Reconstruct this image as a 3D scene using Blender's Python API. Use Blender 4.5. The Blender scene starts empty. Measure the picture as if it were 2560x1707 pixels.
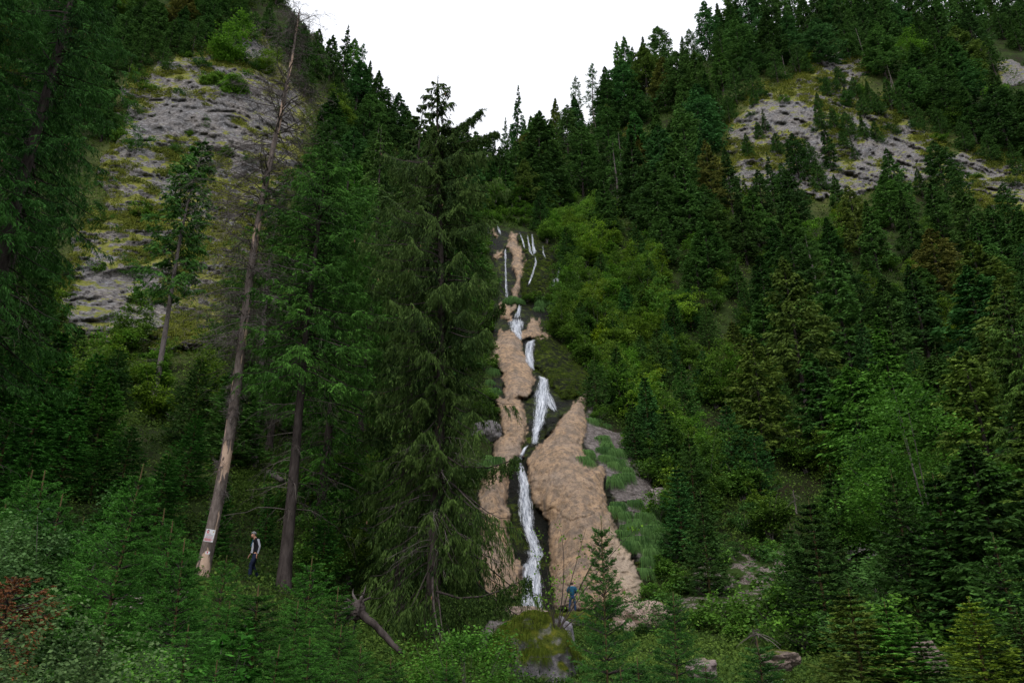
import bpy, bmesh, math, random
import numpy as np
from mathutils import Vector, Matrix
C = bpy.context
col = C.scene.collection
sc = C.scene
R_ = math.radians

# ------------------------------------------------------------------ camera
PITCH = 22.0
FPX = 1850.0                      # focal length in pixels of a 2560 wide picture
CAM = np.array([0.0, 0.0, 1.6])
cd = bpy.data.cameras.new('camera'); cam = bpy.data.objects.new('camera', cd); col.objects.link(cam)
cd.sensor_width = 36.0; cd.lens = 36.0*FPX/2560.0; cd.clip_start = 0.1; cd.clip_end = 5000
cam.location = CAM; cam.rotation_euler = (R_(90+PITCH), 0, 0)
sc.camera = cam

# ------------------------------------------------------------------ world, sun, exposure
SUN_EL, SUN_AZ = 52.0, 200.0      # azimuth clockwise from +Y: the soft light comes from behind, a little left
w = bpy.data.worlds.new('World'); sc.world = w; w.use_nodes = True
nt = w.node_tree; nt.nodes.clear()
sky = nt.nodes.new('ShaderNodeTexSky'); sky.sky_type = 'NISHITA'; sky.sun_disc = False
sky.sun_elevation = R_(SUN_EL); sky.sun_rotation = R_(SUN_AZ); sky.air_density = 1.0; sky.dust_density = 3.0
mixw = nt.nodes.new('ShaderNodeMix'); mixw.data_type = 'RGBA'; mixw.inputs[0].default_value = 0.93
mixw.inputs[7].default_value = (15.0, 15.3, 16.2, 1)           # closed white cloud cover
bg = nt.nodes.new('ShaderNodeBackground'); bg.inputs[1].default_value = 0.08
wo = nt.nodes.new('ShaderNodeOutputWorld')
nt.links.new(sky.outputs[0], mixw.inputs[6]); nt.links.new(mixw.outputs[2], bg.inputs[0]); nt.links.new(bg.outputs[0], wo.inputs[0])
sl = bpy.data.lights.new('sun', 'SUN'); sl.energy = 1.5; sl.angle = R_(18); sl.color = (1.0, 0.96, 0.9)
so = bpy.data.objects.new('sun', sl); col.objects.link(so)
_sd = Vector((math.sin(R_(SUN_AZ))*math.cos(R_(SUN_EL)), math.cos(R_(SUN_AZ))*math.cos(R_(SUN_EL)), math.sin(R_(SUN_EL))))
so.rotation_euler = (-_sd).to_track_quat('-Z', 'Y').to_euler(); so.location = (0, -20, 60)
sc.view_settings.view_transform = 'Standard'; sc.view_settings.look = 'None'
sc.view_settings.exposure = 0.0; sc.view_settings.gamma = 1.0
sc.cycles.max_bounces = 5; sc.cycles.diffuse_bounces = 3; sc.cycles.glossy_bounces = 2
sc.cycles.transmission_bounces = 2; sc.cycles.transparent_max_bounces = 12
sc.cycles.caustics_reflective = False; sc.cycles.caustics_refractive = False
sc.cycles.use_denoising = True
try: sc.cycles.denoising_input_passes = 'RGB_ALBEDO_NORMAL'
except Exception: pass

# ------------------------------------------------------------------ projection helpers
_cp, _sp = math.cos(R_(PITCH)), math.sin(R_(PITCH))
def raydir(px, py):
    px = np.asarray(px, float); py = np.asarray(py, float)
    a = (px-1280.0)/FPX; b = -(py-853.5)/FPX
    d = np.stack([a, _cp - b*_sp, _sp + b*_cp], -1)
    return d/np.linalg.norm(d, axis=-1, keepdims=True)
def atY(px, py, Y):
    d = raydir(px, py); t = Y/d[..., 1]
    return CAM + d*t[..., None] if d.ndim > 1 else CAM + d*t
def project(P):
    P = np.asarray(P, float) - CAM
    a = P[..., 0]; f = P[..., 1]*_cp + P[..., 2]*_sp; u = -P[..., 1]*_sp + P[..., 2]*_cp
    f = np.where(f < 0.01, 0.01, f)
    return np.stack([1280 + FPX*a/f, 853.5 - FPX*u/f], -1)

# ------------------------------------------------------------------ noise
def _hash(i, j, k, seed):
    n = (i.astype(np.int64)*374761393 + j.astype(np.int64)*668265263 + k.astype(np.int64)*2147483647 + seed*974711) & 0x7fffffff
    n = ((n ^ (n >> 13))*1274126177) & 0x7fffffff
    n = ((n ^ (n >> 16))*60493) & 0x7fffffff
    return (n & 0xffff)/65535.0
def vnoise(P, seed=0):
    P = np.asarray(P, float); i = np.floor(P).astype(np.int64); f = P - i; f = f*f*(3-2*f)
    r = 0
    for dx in (0, 1):
        for dy in (0, 1):
            for dz in (0, 1):
                wgt = (f[..., 0] if dx else 1-f[..., 0])*(f[..., 1] if dy else 1-f[..., 1])*(f[..., 2] if dz else 1-f[..., 2])
                r = r + wgt*_hash(i[..., 0]+dx, i[..., 1]+dy, i[..., 2]+dz, seed)
    return r*2-1
def fbm(P, octv=4, seed=0, gain=0.5, ridged=False):
    a = 1.0; s = 0; tot = 0; P = np.asarray(P, float)
    for o in range(octv):
        n = vnoise(P*(2.03**o) + o*17.3, seed+o)
        if ridged: n = 1-2*np.abs(n)
        s = s + a*n; tot += a; a *= gain
    return s/tot

# ------------------------------------------------------------------ polygons (screen outlines measured off the photograph)
def inpoly(px, py, poly):
    px = np.asarray(px, float); py = np.asarray(py, float); r = np.zeros(px.shape, bool); n = len(poly)
    for i in range(n):
        x0, y0 = poly[i]; x1, y1 = poly[(i+1) % n]
        if y0 == y1: continue
        c = ((y0 > py) != (y1 > py)) & (px < (x1-x0)*(py-y0)/(y1-y0)+x0)
        r ^= c
    return r
def sdist(px, py, poly):                       # signed distance in pixels, positive inside
    px = np.asarray(px, float); py = np.asarray(py, float); d = np.full(px.shape, 1e9); n = len(poly)
    for i in range(n):
        x0, y0 = poly[i]; x1, y1 = poly[(i+1) % n]
        ex, ey = x1-x0, y1-y0; L = ex*ex+ey*ey+1e-9
        t = np.clip(((px-x0)*ex+(py-y0)*ey)/L, 0, 1)
        d = np.minimum(d, np.hypot(px-x0-t*ex, py-y0-t*ey))
    return np.where(inpoly(px, py, poly), d, -d)
def sstep(x, a, b):
    t = np.clip((x-a)/(b-a), 0, 1); return t*t*(3-2*t)

SKYGAP = [(725,-50),(735,40),(860,75),(900,110),(950,175),(1000,235),(1040,270),(1150,330),(1240,330),(1262,300),(1310,300),(1350,280),(1400,240),(1437,190),(1477,160),(1545,105),(1600,92),(1640,72),(1722,70),(1745,-50)]
LCLIFF = [(290,330),(300,240),(400,150),(540,100),(640,85),(720,180),(790,250),(780,330),(740,420),(680,560),(600,700),(560,830),(420,880),(330,850),(210,840),(130,740),(170,640),(240,520),(255,430)]
RCLIFF = [(1830,290),(1900,220),(2000,190),(2060,120),(2150,120),(2180,180),(2130,240),(2250,250),(2290,330),(2400,370),(2560,400),(2640,440),(2640,560),(2520,540),(2450,520),(2330,450),(2200,460),(2150,510),(1980,490),(1700,470),(1720,430),(1820,400),(1810,340)]
FALLS = [(1190,560),(1250,545),(1330,560),(1400,620),(1420,700),(1370,770),(1380,840),(1480,930),(1560,1010),(1620,1110),(1640,1200),(1690,1280),(1650,1400),(1700,1520),(1650,1600),(1200,1600),(1180,1400),(1200,1150),(1200,900),(1220,700)]
BROCK = [(1740,1390),(1850,1350),(1960,1370),(1985,1450),(1900,1530),(1760,1530),(1700,1560),(1690,1500)]
GRASSR = [(1480,985),(1560,1040),(1600,1120),(1640,1200),(1680,1300),(1700,1390),(1620,1420),(1560,1340),(1530,1220),(1480,1130),(1450,1090)]

# ------------------------------------------------------------------ terrain: a height field through surveyed points
ctrl = [ # px, py, forward distance
 # valley floor and path
 (300,1640,19),(120,1640,19),(60,1450,25),(500,1480,26),(625,1448,31),(520,1440,27),(715,1440,28),(860,1560,30),(900,1430,38),(1000,1600,30),(1060,1380,48),(1150,1560,38),
 (1340,1650,32),(1330,1545,50),(1430,1530,51),(1600,1550,47),(1600,1680,30),(1900,1680,26),(1850,1560,44),(2100,1650,30),(2400,1640,27),(2550,1560,32),(2000,1520,50),(2250,1480,47),(2500,1420,44),
 # falls
 (1335,1400,57),(1250,1400,57),(1310,1250,61),(1318,1130,66),(1250,1130,67),(1350,1010,73),(1370,940,80),(1250,940,80),(1320,800,94),(1240,800,95),(1290,740,102),(1240,560,122),(1350,600,118),(1400,680,110),
 (1250,480,150),(1250,420,190),(1150,420,170),(1350,430,180),(1500,1400,55),(1500,1250,59),(1480,1100,66),
 # right slope
 (1700,1450,54),(1850,1380,57),(2000,1400,57),(1650,1250,64),(1600,1050,76),(1800,1200,72),(2000,1200,70),(2250,1250,64),(2500,1200,58),
 (1500,900,92),(1700,950,88),(1950,980,88),(2250,1000,84),(2550,1000,76),(1500,700,112),(1700,700,114),(1950,750,110),(2250,760,108),(2550,740,104),
 (1450,550,135),(1700,540,135),(2000,570,132),(2300,560,132),(2600,560,126),(1900,430,150),(2200,420,150),(2500,470,146),(1950,280,166),(2250,290,168),(2600,380,160),
 (2080,140,190),(2350,140,195),(2650,200,186),(1720,330,182),(1560,330,195),(1450,370,200),(1600,230,215),(1750,160,222),(1950,100,225),(2200,30,230),(2500,20,230),
 # left slope
 (380,1020,55),(630,1170,42),(500,1230,38),(150,1150,38),(0,1150,36),(800,1200,46),(950,1150,54),(560,960,60),(200,900,62),(50,850,62),(330,860,66),(600,860,70),(800,900,70),(1000,950,72),
 (-100,700,70),(200,700,76),(400,700,80),(650,700,84),(900,750,90),(1100,750,95),(-100,450,88),(300,500,90),(500,450,97),(700,480,100),(950,560,112),(1100,560,118),
 (100,250,105),(350,260,106),(600,230,114),(750,330,120),(850,380,135),(1000,420,150),(350,50,126),(600,60,134),(760,170,142),(880,260,155),(980,330,165),(100,20,120),(700,0,150),
]
_cp3 = np.array([atY(a, b, c) for a, b, c in ctrl])
extra = [(0,0,0),(-8,0,0.6),(8,0,0.0),(0,8,-0.1),(-10,10,1.6),(9,10,0.1),(0,-30,-1.5),(-30,-20,4),(30,-20,4),(-34,12,7),(30,14,4),(0,-55,-3),(-60,-40,14),(60,-40,14),(-60,30,25),(60,30,22),(-110,60,80),(120,60,50),
         (-120,120,130),(170,120,90),(0,330,175),(-120,230,150),(-200,0,100),(200,0,90),(170,240,205),(0,260,172),(90,300,200),(-60,270,165),(230,200,190),(-220,160,160),(4,18,-0.2),(-3,24,0.2),(1,35,0.6),(14,24,0.4)]
_cp3 = np.vstack([_cp3, np.array(extra, float)])
def _tps(r2): return 0.5*r2*np.log(r2+1e-6)
_S = 100.0
_X = _cp3[:, :2]/_S; _n = len(_X)
_K = _tps(((_X[:, None]-_X[None])**2).sum(-1)) + np.eye(_n)*0.002
_A = np.zeros((_n+3, _n+3)); _A[:_n, :_n] = _K; _A[:_n, _n] = 1; _A[:_n, _n+1:] = _X; _A[_n, :_n] = 1; _A[_n+1:, :_n] = _X.T
_w = np.linalg.solve(_A, np.concatenate([_cp3[:, 2], [0, 0, 0]]))
def h_raw(x, y):
    sh = x.shape; q = np.stack([x.ravel(), y.ravel()], -1)/_S; out = np.zeros(len(q))
    for s in range(0, len(q), 40000):
        e = q[s:s+40000]; k = _tps(((e[:, None]-_X[None])**2).sum(-1))
        out[s:s+40000] = k@_w[:_n] + _w[_n] + e@_w[_n+1:]
    return out.reshape(sh)
GX = np.arange(-230, 231, 1.0); GY = np.arange(-60, 341, 1.0)
gx, gy = np.meshgrid(GX, GY, indexing='ij')
gz = h_raw(gx, gy)
gzs = gz.copy()
_g3 = np.stack([gx, gy, gz*0.6], -1)
_dd = np.hypot(gx, gy)
_pp = project(np.stack([gx, gy, gz], -1))
_fm = 1-sstep(sdist(_pp[..., 0], _pp[..., 1], FALLS), -60, 0)*0.95
gz = gz + fbm(_g3/14.0, 4, 3)*np.clip(_dd/45.0, 0.12, 1.0)*1.6*_fm
def H(x, y, grid=None):
    g = gz if grid is None else grid
    x = np.clip(np.asarray(x, float), GX[0], GX[-1]-0.001); y = np.clip(np.asarray(y, float), GY[0], GY[-1]-0.001)
    fx = x-GX[0]; fy = y-GY[0]; i = np.clip(fx.astype(int), 0, len(GX)-2); j = np.clip(fy.astype(int), 0, len(GY)-2); fx = fx-i; fy = fy-j
    return (g[i, j]*(1-fx)*(1-fy)+g[i+1, j]*fx*(1-fy)+g[i, j+1]*(1-fx)*fy+g[i+1, j+1]*fx*fy)
TT = np.concatenate([[3.0], 3.0*np.exp(np.linspace(0.005, math.log(420/3.0), 900))])
def hit(px, py, grid=None, tmin=3.0):          # distance along the ray to the ground (nan = sky)
    px = np.atleast_1d(np.asarray(px, float)); py = np.atleast_1d(np.asarray(py, float)); d = raydir(px, py); out = np.full(px.shape, np.nan).ravel(); d = d.reshape(-1, 3)
    for s in range(0, len(d), 3000):
        e = d[s:s+3000]; P = CAM + e[:, None]*TT[None, :, None]
        c = P[..., 2]-H(P[..., 0], P[..., 1], grid); neg = (c < 0) & (TT[None] > tmin)
        k = neg.argmax(1); ok = neg.any(1) & (k > 0); r = np.arange(len(e)); c0 = c[r, k-1]; c1 = c[r, k]
        t = TT[k-1] + (TT[k]-TT[k-1])*c0/(c0-c1+1e-9); out[s:s+3000] = np.where(ok, t, np.nan)
    return out.reshape(px.shape)
def ground_at(px, py):
    t = float(hit(px, py)[0]); return CAM + raydir(px, py)*t
def tip_place(px, py, Ht):                     # base point of a tree of height Ht whose tip shows at this pixel
    d = raydir(px, py); P = CAM + d[None]*TT[:, None]; c = P[:, 2]-H(P[:, 0], P[:, 1])
    neg = np.where((c < 0) & (TT > 12))[0]; end = neg[0] if len(neg) else len(TT)-1
    k = end
    if not len(neg):
        m = np.argmin(np.where(TT > 60, c, 1e9))
        if c[m] > Ht: Ht = c[m]
        k = m
    far = np.where((c[:k+1] >= Ht) & (TT[:k+1] > 15))[0]
    if len(far): k = far[-1]; h = Ht
    else:
        mm = np.where((TT > 22) & (np.arange(len(TT)) <= k), c, -1); k = int(mm.argmax()); h = max(float(c[k]), 0.3*Ht)
    p = P[k]
    return np.array([p[0], p[1], float(H(p[0], p[1]))]), h

# ------------------------------------------------------------------ mesh helpers
def link(o, parent=None):
    col.objects.link(o)
    if parent is not None: o.parent = parent
    return o
def mesh(name, V, F, mats=(), attr=None, smooth=False, mi=None, uv=None):
    """V (n,3), F: array (m,k) or a list of such arrays"""
    me = bpy.data.meshes.new(name); Fs = F if isinstance(F, list) else [F]
    Fs = [np.asarray(f, np.int32) for f in Fs if len(f)]
    me.vertices.add(len(V)); me.vertices.foreach_set('co', np.asarray(V, np.float32).ravel())
    nl = sum(f.size for f in Fs); nf = sum(len(f) for f in Fs)
    me.loops.add(nl); me.loops.foreach_set('vertex_index', np.concatenate([f.ravel() for f in Fs]))
    me.polygons.add(nf); tot = np.concatenate([np.full(len(f), f.shape[1], np.int32) for f in Fs])
    st = np.concatenate([[0], np.cumsum(tot)[:-1]]).astype(np.int32)
    me.polygons.foreach_set('loop_start', st)
    try: me.polygons.foreach_set('loop_total', tot)
    except Exception: pass
    if mi is not None: me.polygons.foreach_set('material_index', np.asarray(mi, np.int32))
    me.polygons.foreach_set('use_smooth', np.full(nf, bool(smooth)))
    for k, a in (attr or {}).items():
        a = np.asarray(a, np.float32)
        if a.ndim == 1:
            at = me.attributes.new(k, 'FLOAT', 'POINT'); at.data.foreach_set('value', a)
        else:
            at = me.attributes.new(k, 'FLOAT_COLOR', 'POINT'); at.data.foreach_set('color', np.c_[a, np.ones(len(a))].astype(np.float32).ravel() if a.shape[1] == 3 else a.ravel())
    for m in mats: me.materials.append(m)
    me.update(calc_edges=True); me.validate()
    return me
def obj(name, me, parent=None): return link(bpy.data.objects.new(name, me), parent)
def tag(o, label=None, cat=None, group=None, kind=None):
    if label: o['label'] = label
    if cat: o['category'] = cat
    if group: o['group'] = group
    if kind: o['kind'] = kind
    return o
def empty(name, loc, rz=0.0, scale=1.0):
    o = bpy.data.objects.new(name, None); o.location = [float(v) for v in loc]; o.rotation_euler = (0, 0, rz)
    o.scale = (scale,)*3 if np.isscalar(scale) else scale; o.empty_display_size = 0.3
    col.objects.link(o); return o
def grid_faces(n, m):
    i, j = np.meshgrid(np.arange(n-1), np.arange(m-1), indexing='ij'); a = (i*m+j).ravel()
    return np.stack([a, a+m, a+m+1, a+1], -1)
def norm(a): return a/(np.linalg.norm(a, axis=-1, keepdims=True)+1e-9)
def tubes(paths, rad, sides=4, jitter=0.0, rng=None):
    """paths (n,k,3), rad (n,k) -> V, F"""
    paths = np.asarray(paths, float); rad = np.asarray(rad, float); n, k, _ = paths.shape
    T = np.gradient(paths, axis=1); T = norm(T)
    ref = np.where(np.abs(T[..., 2:3]) > 0.9, np.array([1.0, 0, 0]), np.array([0, 0, 1.0]))
    A = norm(np.cross(T, ref)); B = np.cross(T, A)
    an = np.arange(sides)*2*math.pi/sides
    rr = rad[..., None]*(1.0 if not jitter else 1+jitter*rng.uniform(-1, 1, (n, k, sides)))
    V = paths[:, :, None]+rr[..., None]*(np.cos(an)[:, None]*A[:, :, None]+np.sin(an)[:, None]*B[:, :, None])
    V = V.reshape(-1, 3)
    b = (np.arange(n)*k*sides)[:, None, None]; i = (np.arange(k-1)*sides)[None, :, None]; s = np.arange(sides)[None, None]
    s2 = (s+1) % sides
    F = np.stack([b+i+s, b+i+s2, b+i+sides+s2, b+i+sides+s], -1).reshape(-1, 4)
    return V, F
def kites(P, D, L, W, N=None, rng=None, mid=0.4, droop=0.0):
    """thin pointed quads: base P, direction D, length L, half width W"""
    D = norm(D)
    if N is None: N = rng.normal(size=D.shape)
    S = norm(np.cross(D, N)); L = L[:, None]; W = W[:, None]
    m = P+D*L*mid
    tip = P+D*L; tip[:, 2] -= droop*L[:, 0]
    V = np.stack([P, m+S*W, tip, m-S*W], 1).reshape(-1, 3)
    F = np.arange(len(P)*4).reshape(-1, 4)
    return V, F
def merge(parts):
    Vs, Fs, o = [], [], 0
    for V, F in parts:
        Vs.append(V); Fs.append(F+o); o += len(V)
    return np.vstack(Vs), Fs

# ------------------------------------------------------------------ materials
def nodemat(name):
    m = bpy.data.materials.new(name); m.use_nodes = True; n = m.node_tree; n.nodes.clear()
    out = n.nodes.new('ShaderNodeOutputMaterial'); p = n.nodes.new('ShaderNodeBsdfPrincipled')
    n.links.new(p.outputs[0], out.inputs[0]); p.inputs['Specular IOR Level'].default_value = 0.12; return m, n, p, out
def N(n, t, **kw):
    x = n.nodes.new(t)
    for k, v in kw.items():
        if k in ('inp',):
            for kk, vv in v.items(): x.inputs[kk].default_value = vv
        else: setattr(x, k, v)
    return x
def ramp(n, src, stops, interp='LINEAR'):
    r = n.nodes.new('ShaderNodeValToRGB'); r.color_ramp.interpolation = interp; e = r.color_ramp.elements
    e[0].position = stops[0][0]; e[0].color = (*stops[0][1], 1) if len(stops[0][1]) == 3 else stops[0][1]
    e[1].position = stops[-1][0]; e[1].color = (*stops[-1][1], 1) if len(stops[-1][1]) == 3 else stops[-1][1]
    for p, c in stops[1:-1]:
        q = e.new(p); q.color = (*c, 1) if len(c) == 3 else c
    n.links.new(src, r.inputs[0]); return r.outputs[0]
def mixc(n, fac, a, b, blend='MIX'):
    x = n.nodes.new('ShaderNodeMix'); x.data_type = 'RGBA'; x.blend_type = blend
    for s, v in ((0, fac), (6, a), (7, b)):
        if isinstance(v, (int, float)): x.inputs[s].default_value = v
        elif isinstance(v, tuple): x.inputs[s].default_value = (*v, 1)
        else: n.links.new(v, x.inputs[s])
    return x.outputs[2]
def math_(n, op, a, b=0.0, clamp=False):
    x = n.nodes.new('ShaderNodeMath'); x.operation = op; x.use_clamp = clamp
    for s, v in ((0, a), (1, b)):
        if isinstance(v, (int, float)): x.inputs[s].default_value = v
        else: n.links.new(v, x.inputs[s])
    return x.outputs[0]
def tex(n, kind, scale, vec=None, detail=4, rough=0.6, stretch=None, **kw):
    t = n.nodes.new(kind)
    if 'Scale' in t.inputs: t.inputs['Scale'].default_value = scale
    if 'Detail' in t.inputs: t.inputs['Detail'].default_value = detail
    if 'Roughness' in t.inputs: t.inputs['Roughness'].default_value = rough
    for k, v in kw.items(): setattr(t, k, v)
    if vec is not None:
        if stretch:
            mp = n.nodes.new('ShaderNodeMapping'); mp.inputs['Scale'].default_value = stretch; n.links.new(vec, mp.inputs[0]); vec = mp.outputs[0]
        n.links.new(vec, t.inputs['Vector'])
    return t
def geo(n): return n.nodes.new('ShaderNodeNewGeometry').outputs['Position']
def bump(n, p, h, strength=0.5, dist=0.1):
    b = n.nodes.new('ShaderNodeBump'); b.inputs['Strength'].default_value = strength; b.inputs['Distance'].default_value = dist
    n.links.new(h, b.inputs['Height']); n.links.new(b.outputs[0], p.inputs['Normal'])
def attr(n, name): 
    a = n.nodes.new('ShaderNodeAttribute'); a.attribute_name = name; return a

def foliage_mat(name, dark, light, rough=0.55, trans=0.22, spec=0.25):
    """leaf colour runs dark -> light with the 'tint' of each spray; the object's colour multiplies it"""
    m, n, p, out = nodemat(name)
    a = attr(n, 'tint'); oi = n.nodes.new('ShaderNodeObjectInfo')
    c = ramp(n, a.outputs['Fac'], [(0.0, dark), (1.0, light)])
    c = mixc(n, 1.0, c, oi.outputs['Color'], 'MULTIPLY')
    n.links.new(c, p.inputs['Base Color']); p.inputs['Roughness'].default_value = rough
    p.inputs['Specular IOR Level'].default_value = spec
    tr = n.nodes.new('ShaderNodeBsdfTranslucent'); n.links.new(c, tr.inputs[0])
    mx = n.nodes.new('ShaderNodeMixShader'); mx.inputs[0].default_value = trans
    n.links.new(p.outputs[0], mx.inputs[1]); n.links.new(tr.outputs[0], mx.inputs[2]); n.links.new(mx.outputs[0], out.inputs[0])
    return m
def bark_mat(name, c1, c2, scale=6.0, bumpd=0.03):
    m, n, p, out = nodemat(name); g = n.nodes.new('ShaderNodeTexCoord').outputs['Object']
    t = tex(n, 'ShaderNodeTexNoise', scale, g, 6, 0.7, stretch=(1, 1, 0.25)); c = ramp(n, t.outputs[0], [(0.3, c1), (0.7, c2)])
    n.links.new(c, p.inputs['Base Color']); p.inputs['Roughness'].default_value = 0.9; bump(n, p, t.outputs[0], 0.8, bumpd); return m
M = {}
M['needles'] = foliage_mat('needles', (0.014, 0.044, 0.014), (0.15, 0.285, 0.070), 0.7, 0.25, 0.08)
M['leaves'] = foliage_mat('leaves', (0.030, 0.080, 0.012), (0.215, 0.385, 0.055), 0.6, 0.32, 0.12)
M['grass'] = foliage_mat('grass', (0.05, 0.10, 0.03), (0.22, 0.32, 0.10), 0.7, 0.3, 0.1)
M['herbs'] = foliage_mat('herbs', (0.025, 0.065, 0.012), (0.20, 0.31, 0.055), 0.7, 0.3, 0.08)
M['bark'] = bark_mat('bark', (0.022, 0.017, 0.016), (0.105, 0.085, 0.08))
M['bark_grey'] = bark_mat('bark_grey', (0.07, 0.058, 0.055), (0.24, 0.205, 0.20))
M['twig'] = bark_mat('twig', (0.07, 0.058, 0.05), (0.19, 0.165, 0.15))
M['shoot'] = bark_mat('shoot', (0.08, 0.055, 0.03), (0.18, 0.13, 0.06))
M['cone'] = bark_mat('cone', (0.22, 0.11, 0.07), (0.38, 0.22, 0.15), 20)
M['lichen'] = bark_mat('lichen', (0.06, 0.065, 0.04), (0.16, 0.165, 0.10), 9)
# ------------------------------------------------------------------ the ground sheet
def make_terrain():
    ex = np.array([240, 270, 320, 420, 600, 900, 1500.0]); X = np.concatenate([-ex[::-1], GX, ex]); Y = np.concatenate([-ex[::-1], GY, ex+110])
    x, y = np.meshgrid(X, Y, indexing='ij'); z = H(x, y); V = np.stack([x, y, z], -1).reshape(-1, 3)
    pp = project(V)
    up = np.zeros(len(V))
    for poly in (LCLIFF, RCLIFF): up = np.maximum(up, sstep(sdist(pp[:, 0], pp[:, 1], poly), -70, 10))
    up *= (V[:, 1] > 50)
    me = mesh('ground', V, grid_faces(len(X), len(Y)), [M['ground']], {'alpine': up}, smooth=True)
    return tag(obj('ground', me), kind='structure')
m, n, p, out = nodemat('ground'); M['ground'] = m; g = geo(n)
t1 = tex(n, 'ShaderNodeTexNoise', 0.35, g, 6, 0.65); t2 = tex(n, 'ShaderNodeTexNoise', 2.5, g, 5, 0.7)
c = ramp(n, t1.outputs[0], [(0.32, (0.030, 0.024, 0.014)), (0.46, (0.025, 0.038, 0.010)), (0.6, (0.04, 0.07, 0.014)), (0.75, (0.07, 0.065, 0.03))])
c2 = ramp(n, t1.outputs[0], [(0.3, (0.045, 0.05, 0.02)), (0.5, (0.09, 0.115, 0.03)), (0.7, (0.14, 0.125, 0.05))])
c = mixc(n, attr(n, 'alpine').outputs['Fac'], c, c2)
c = mixc(n, ramp(n, t2.outputs[0], [(0.35, (0, 0, 0)), (0.7, (0.6, 0.6, 0.6))]), c, mixc(n, 0.5, c, (0.02, 0.018, 0.012)))
n.links.new(c, p.inputs['Base Color']); p.inputs['Roughness'].default_value = 0.95; bump(n, p, t2.outputs[0], 1.0, 0.25)
make_terrain()

# ------------------------------------------------------------------ rock faces
def box3(a):
    b = np.pad(a, 1, mode='edge'); return sum(b[i:i+a.shape[0], j:j+a.shape[1]] for i in range(3) for j in range(3))/9.0
PATCH = {}
def rock_sheet(name, bbox, step, off_fn, mats, attr_fn, smooth_n=3, kind='structure', label=None):
    x0, y0, x1, y1 = bbox; xs = np.arange(x0, x1+step, step, float); ys = np.arange(y0, y1+step, step, float)
    px, py = np.meshgrid(xs, ys, indexing='ij'); t = hit(px, py)
    bad = np.isnan(t)
    if bad.any():
        for _ in range(400):
            if not bad.any(): break
            s = np.roll(t, -1, 1); t = np.where(bad, s, t); bad = np.isnan(t)
        t = np.where(np.isnan(t), np.nanmax(t), t)
    for _ in range(smooth_n): t = box3(t)
    d = raydir(px, py); P = CAM + d*t[..., None]; off = off_fn(px, py, P)
    V = (CAM + d*(t-off)[..., None]).reshape(-1, 3)
    F = grid_faces(len(xs), len(ys))[:, ::-1]
    dead = (off.ravel() < -1.0); F = F[~dead[F].all(1)]
    me = mesh(name, V, F, mats, attr_fn(px.ravel(), py.ravel(), V), smooth=True)
    o = tag(obj(name, me), label, kind=kind)
    PATCH[name] = (x0, y0, step, t-off); return o
def surf(name, px, py):
    x0, y0, st, t = PATCH[name]; fx = np.clip((np.asarray(px, float)-x0)/st, 0, t.shape[0]-1.001); fy = np.clip((np.asarray(py, float)-y0)/st, 0, t.shape[1]-1.001)
    i = fx.astype(int); j = fy.astype(int); fx = fx-i; fy = fy-j
    return t[i, j]*(1-fx)*(1-fy)+t[i+1, j]*fx*(1-fy)+t[i, j+1]*(1-fx)*fy+t[i+1, j+1]*fx*fy

# grey limestone with yellow-green turf on the ledges
m, n, p, out = nodemat('limestone'); M['limestone'] = m; g = geo(n)
big = tex(n, 'ShaderNodeTexNoise', 0.35, g, 5, 0.6); fine = tex(n, 'ShaderNodeTexNoise', 2.2, g, 7, 0.75, stretch=(1, 1, 1.6)); vor = tex(n, 'ShaderNodeTexVoronoi', 0.9, g, feature='DISTANCE_TO_EDGE', stretch=(1, 1, 1.8))
rock = ramp(n, fine.outputs[0], [(0.32, (0.045, 0.045, 0.048)), (0.44, (0.15, 0.15, 0.16)), (0.58, (0.32, 0.315, 0.33)), (0.75, (0.52, 0.50, 0.50))])
rock = mixc(n, ramp(n, big.outputs[0], [(0.35, (0, 0, 0)), (0.65, (0.45,)*3)]), rock, (0.36, 0.30, 0.25))
rock = mixc(n, ramp(n, vor.outputs['Distance'], [(0.0, (0.75,)*3), (0.07, (0, 0, 0))]), rock, (0.06, 0.055, 0.055))  # shade inside the cracks, put into the rock colour as dark lines
ns = N(n, 'ShaderNodeNewGeometry'); sp = N(n, 'ShaderNodeSeparateXYZ'); n.links.new(ns.outputs['Normal'], sp.inputs[0])
mid = tex(n, 'ShaderNodeTexNoise', 0.42, g, 8, 0.72, stretch=(0.6, 0.6, 1.5))
v = math_(n, 'ADD', mid.outputs[0], math_(n, 'MULTIPLY', math_(n, 'SUBTRACT', sp.outputs[2], 0.5), 0.42))
v = math_(n, 'SUBTRACT', v, math_(n, 'MULTIPLY', attr(n, 'bare').outputs['Fac'], 0.15))
msk = ramp(n, v, [(0.455, (0, 0, 0)), (0.50, (1, 1, 1))])
turf = ramp(n, tex(n, 'ShaderNodeTexNoise', 1.6, g, 5, 0.7).outputs[0], [(0.25, (0.05, 0.065, 0.02)), (0.42, (0.15, 0.175, 0.035)), (0.58, (0.25, 0.245, 0.055)), (0.75, (0.27, 0.21, 0.09))])
n.links.new(mixc(n, msk, rock, turf), p.inputs['Base Color']); p.inputs['Roughness'].default_value = 0.9
hh = math_(n, 'ADD', fine.outputs[0], math_(n, 'MULTIPLY', math_(n, 'MINIMUM', vor.outputs['Distance'], 0.12), 3.0))
bump(n, p, hh, 0.9, 0.35)

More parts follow.
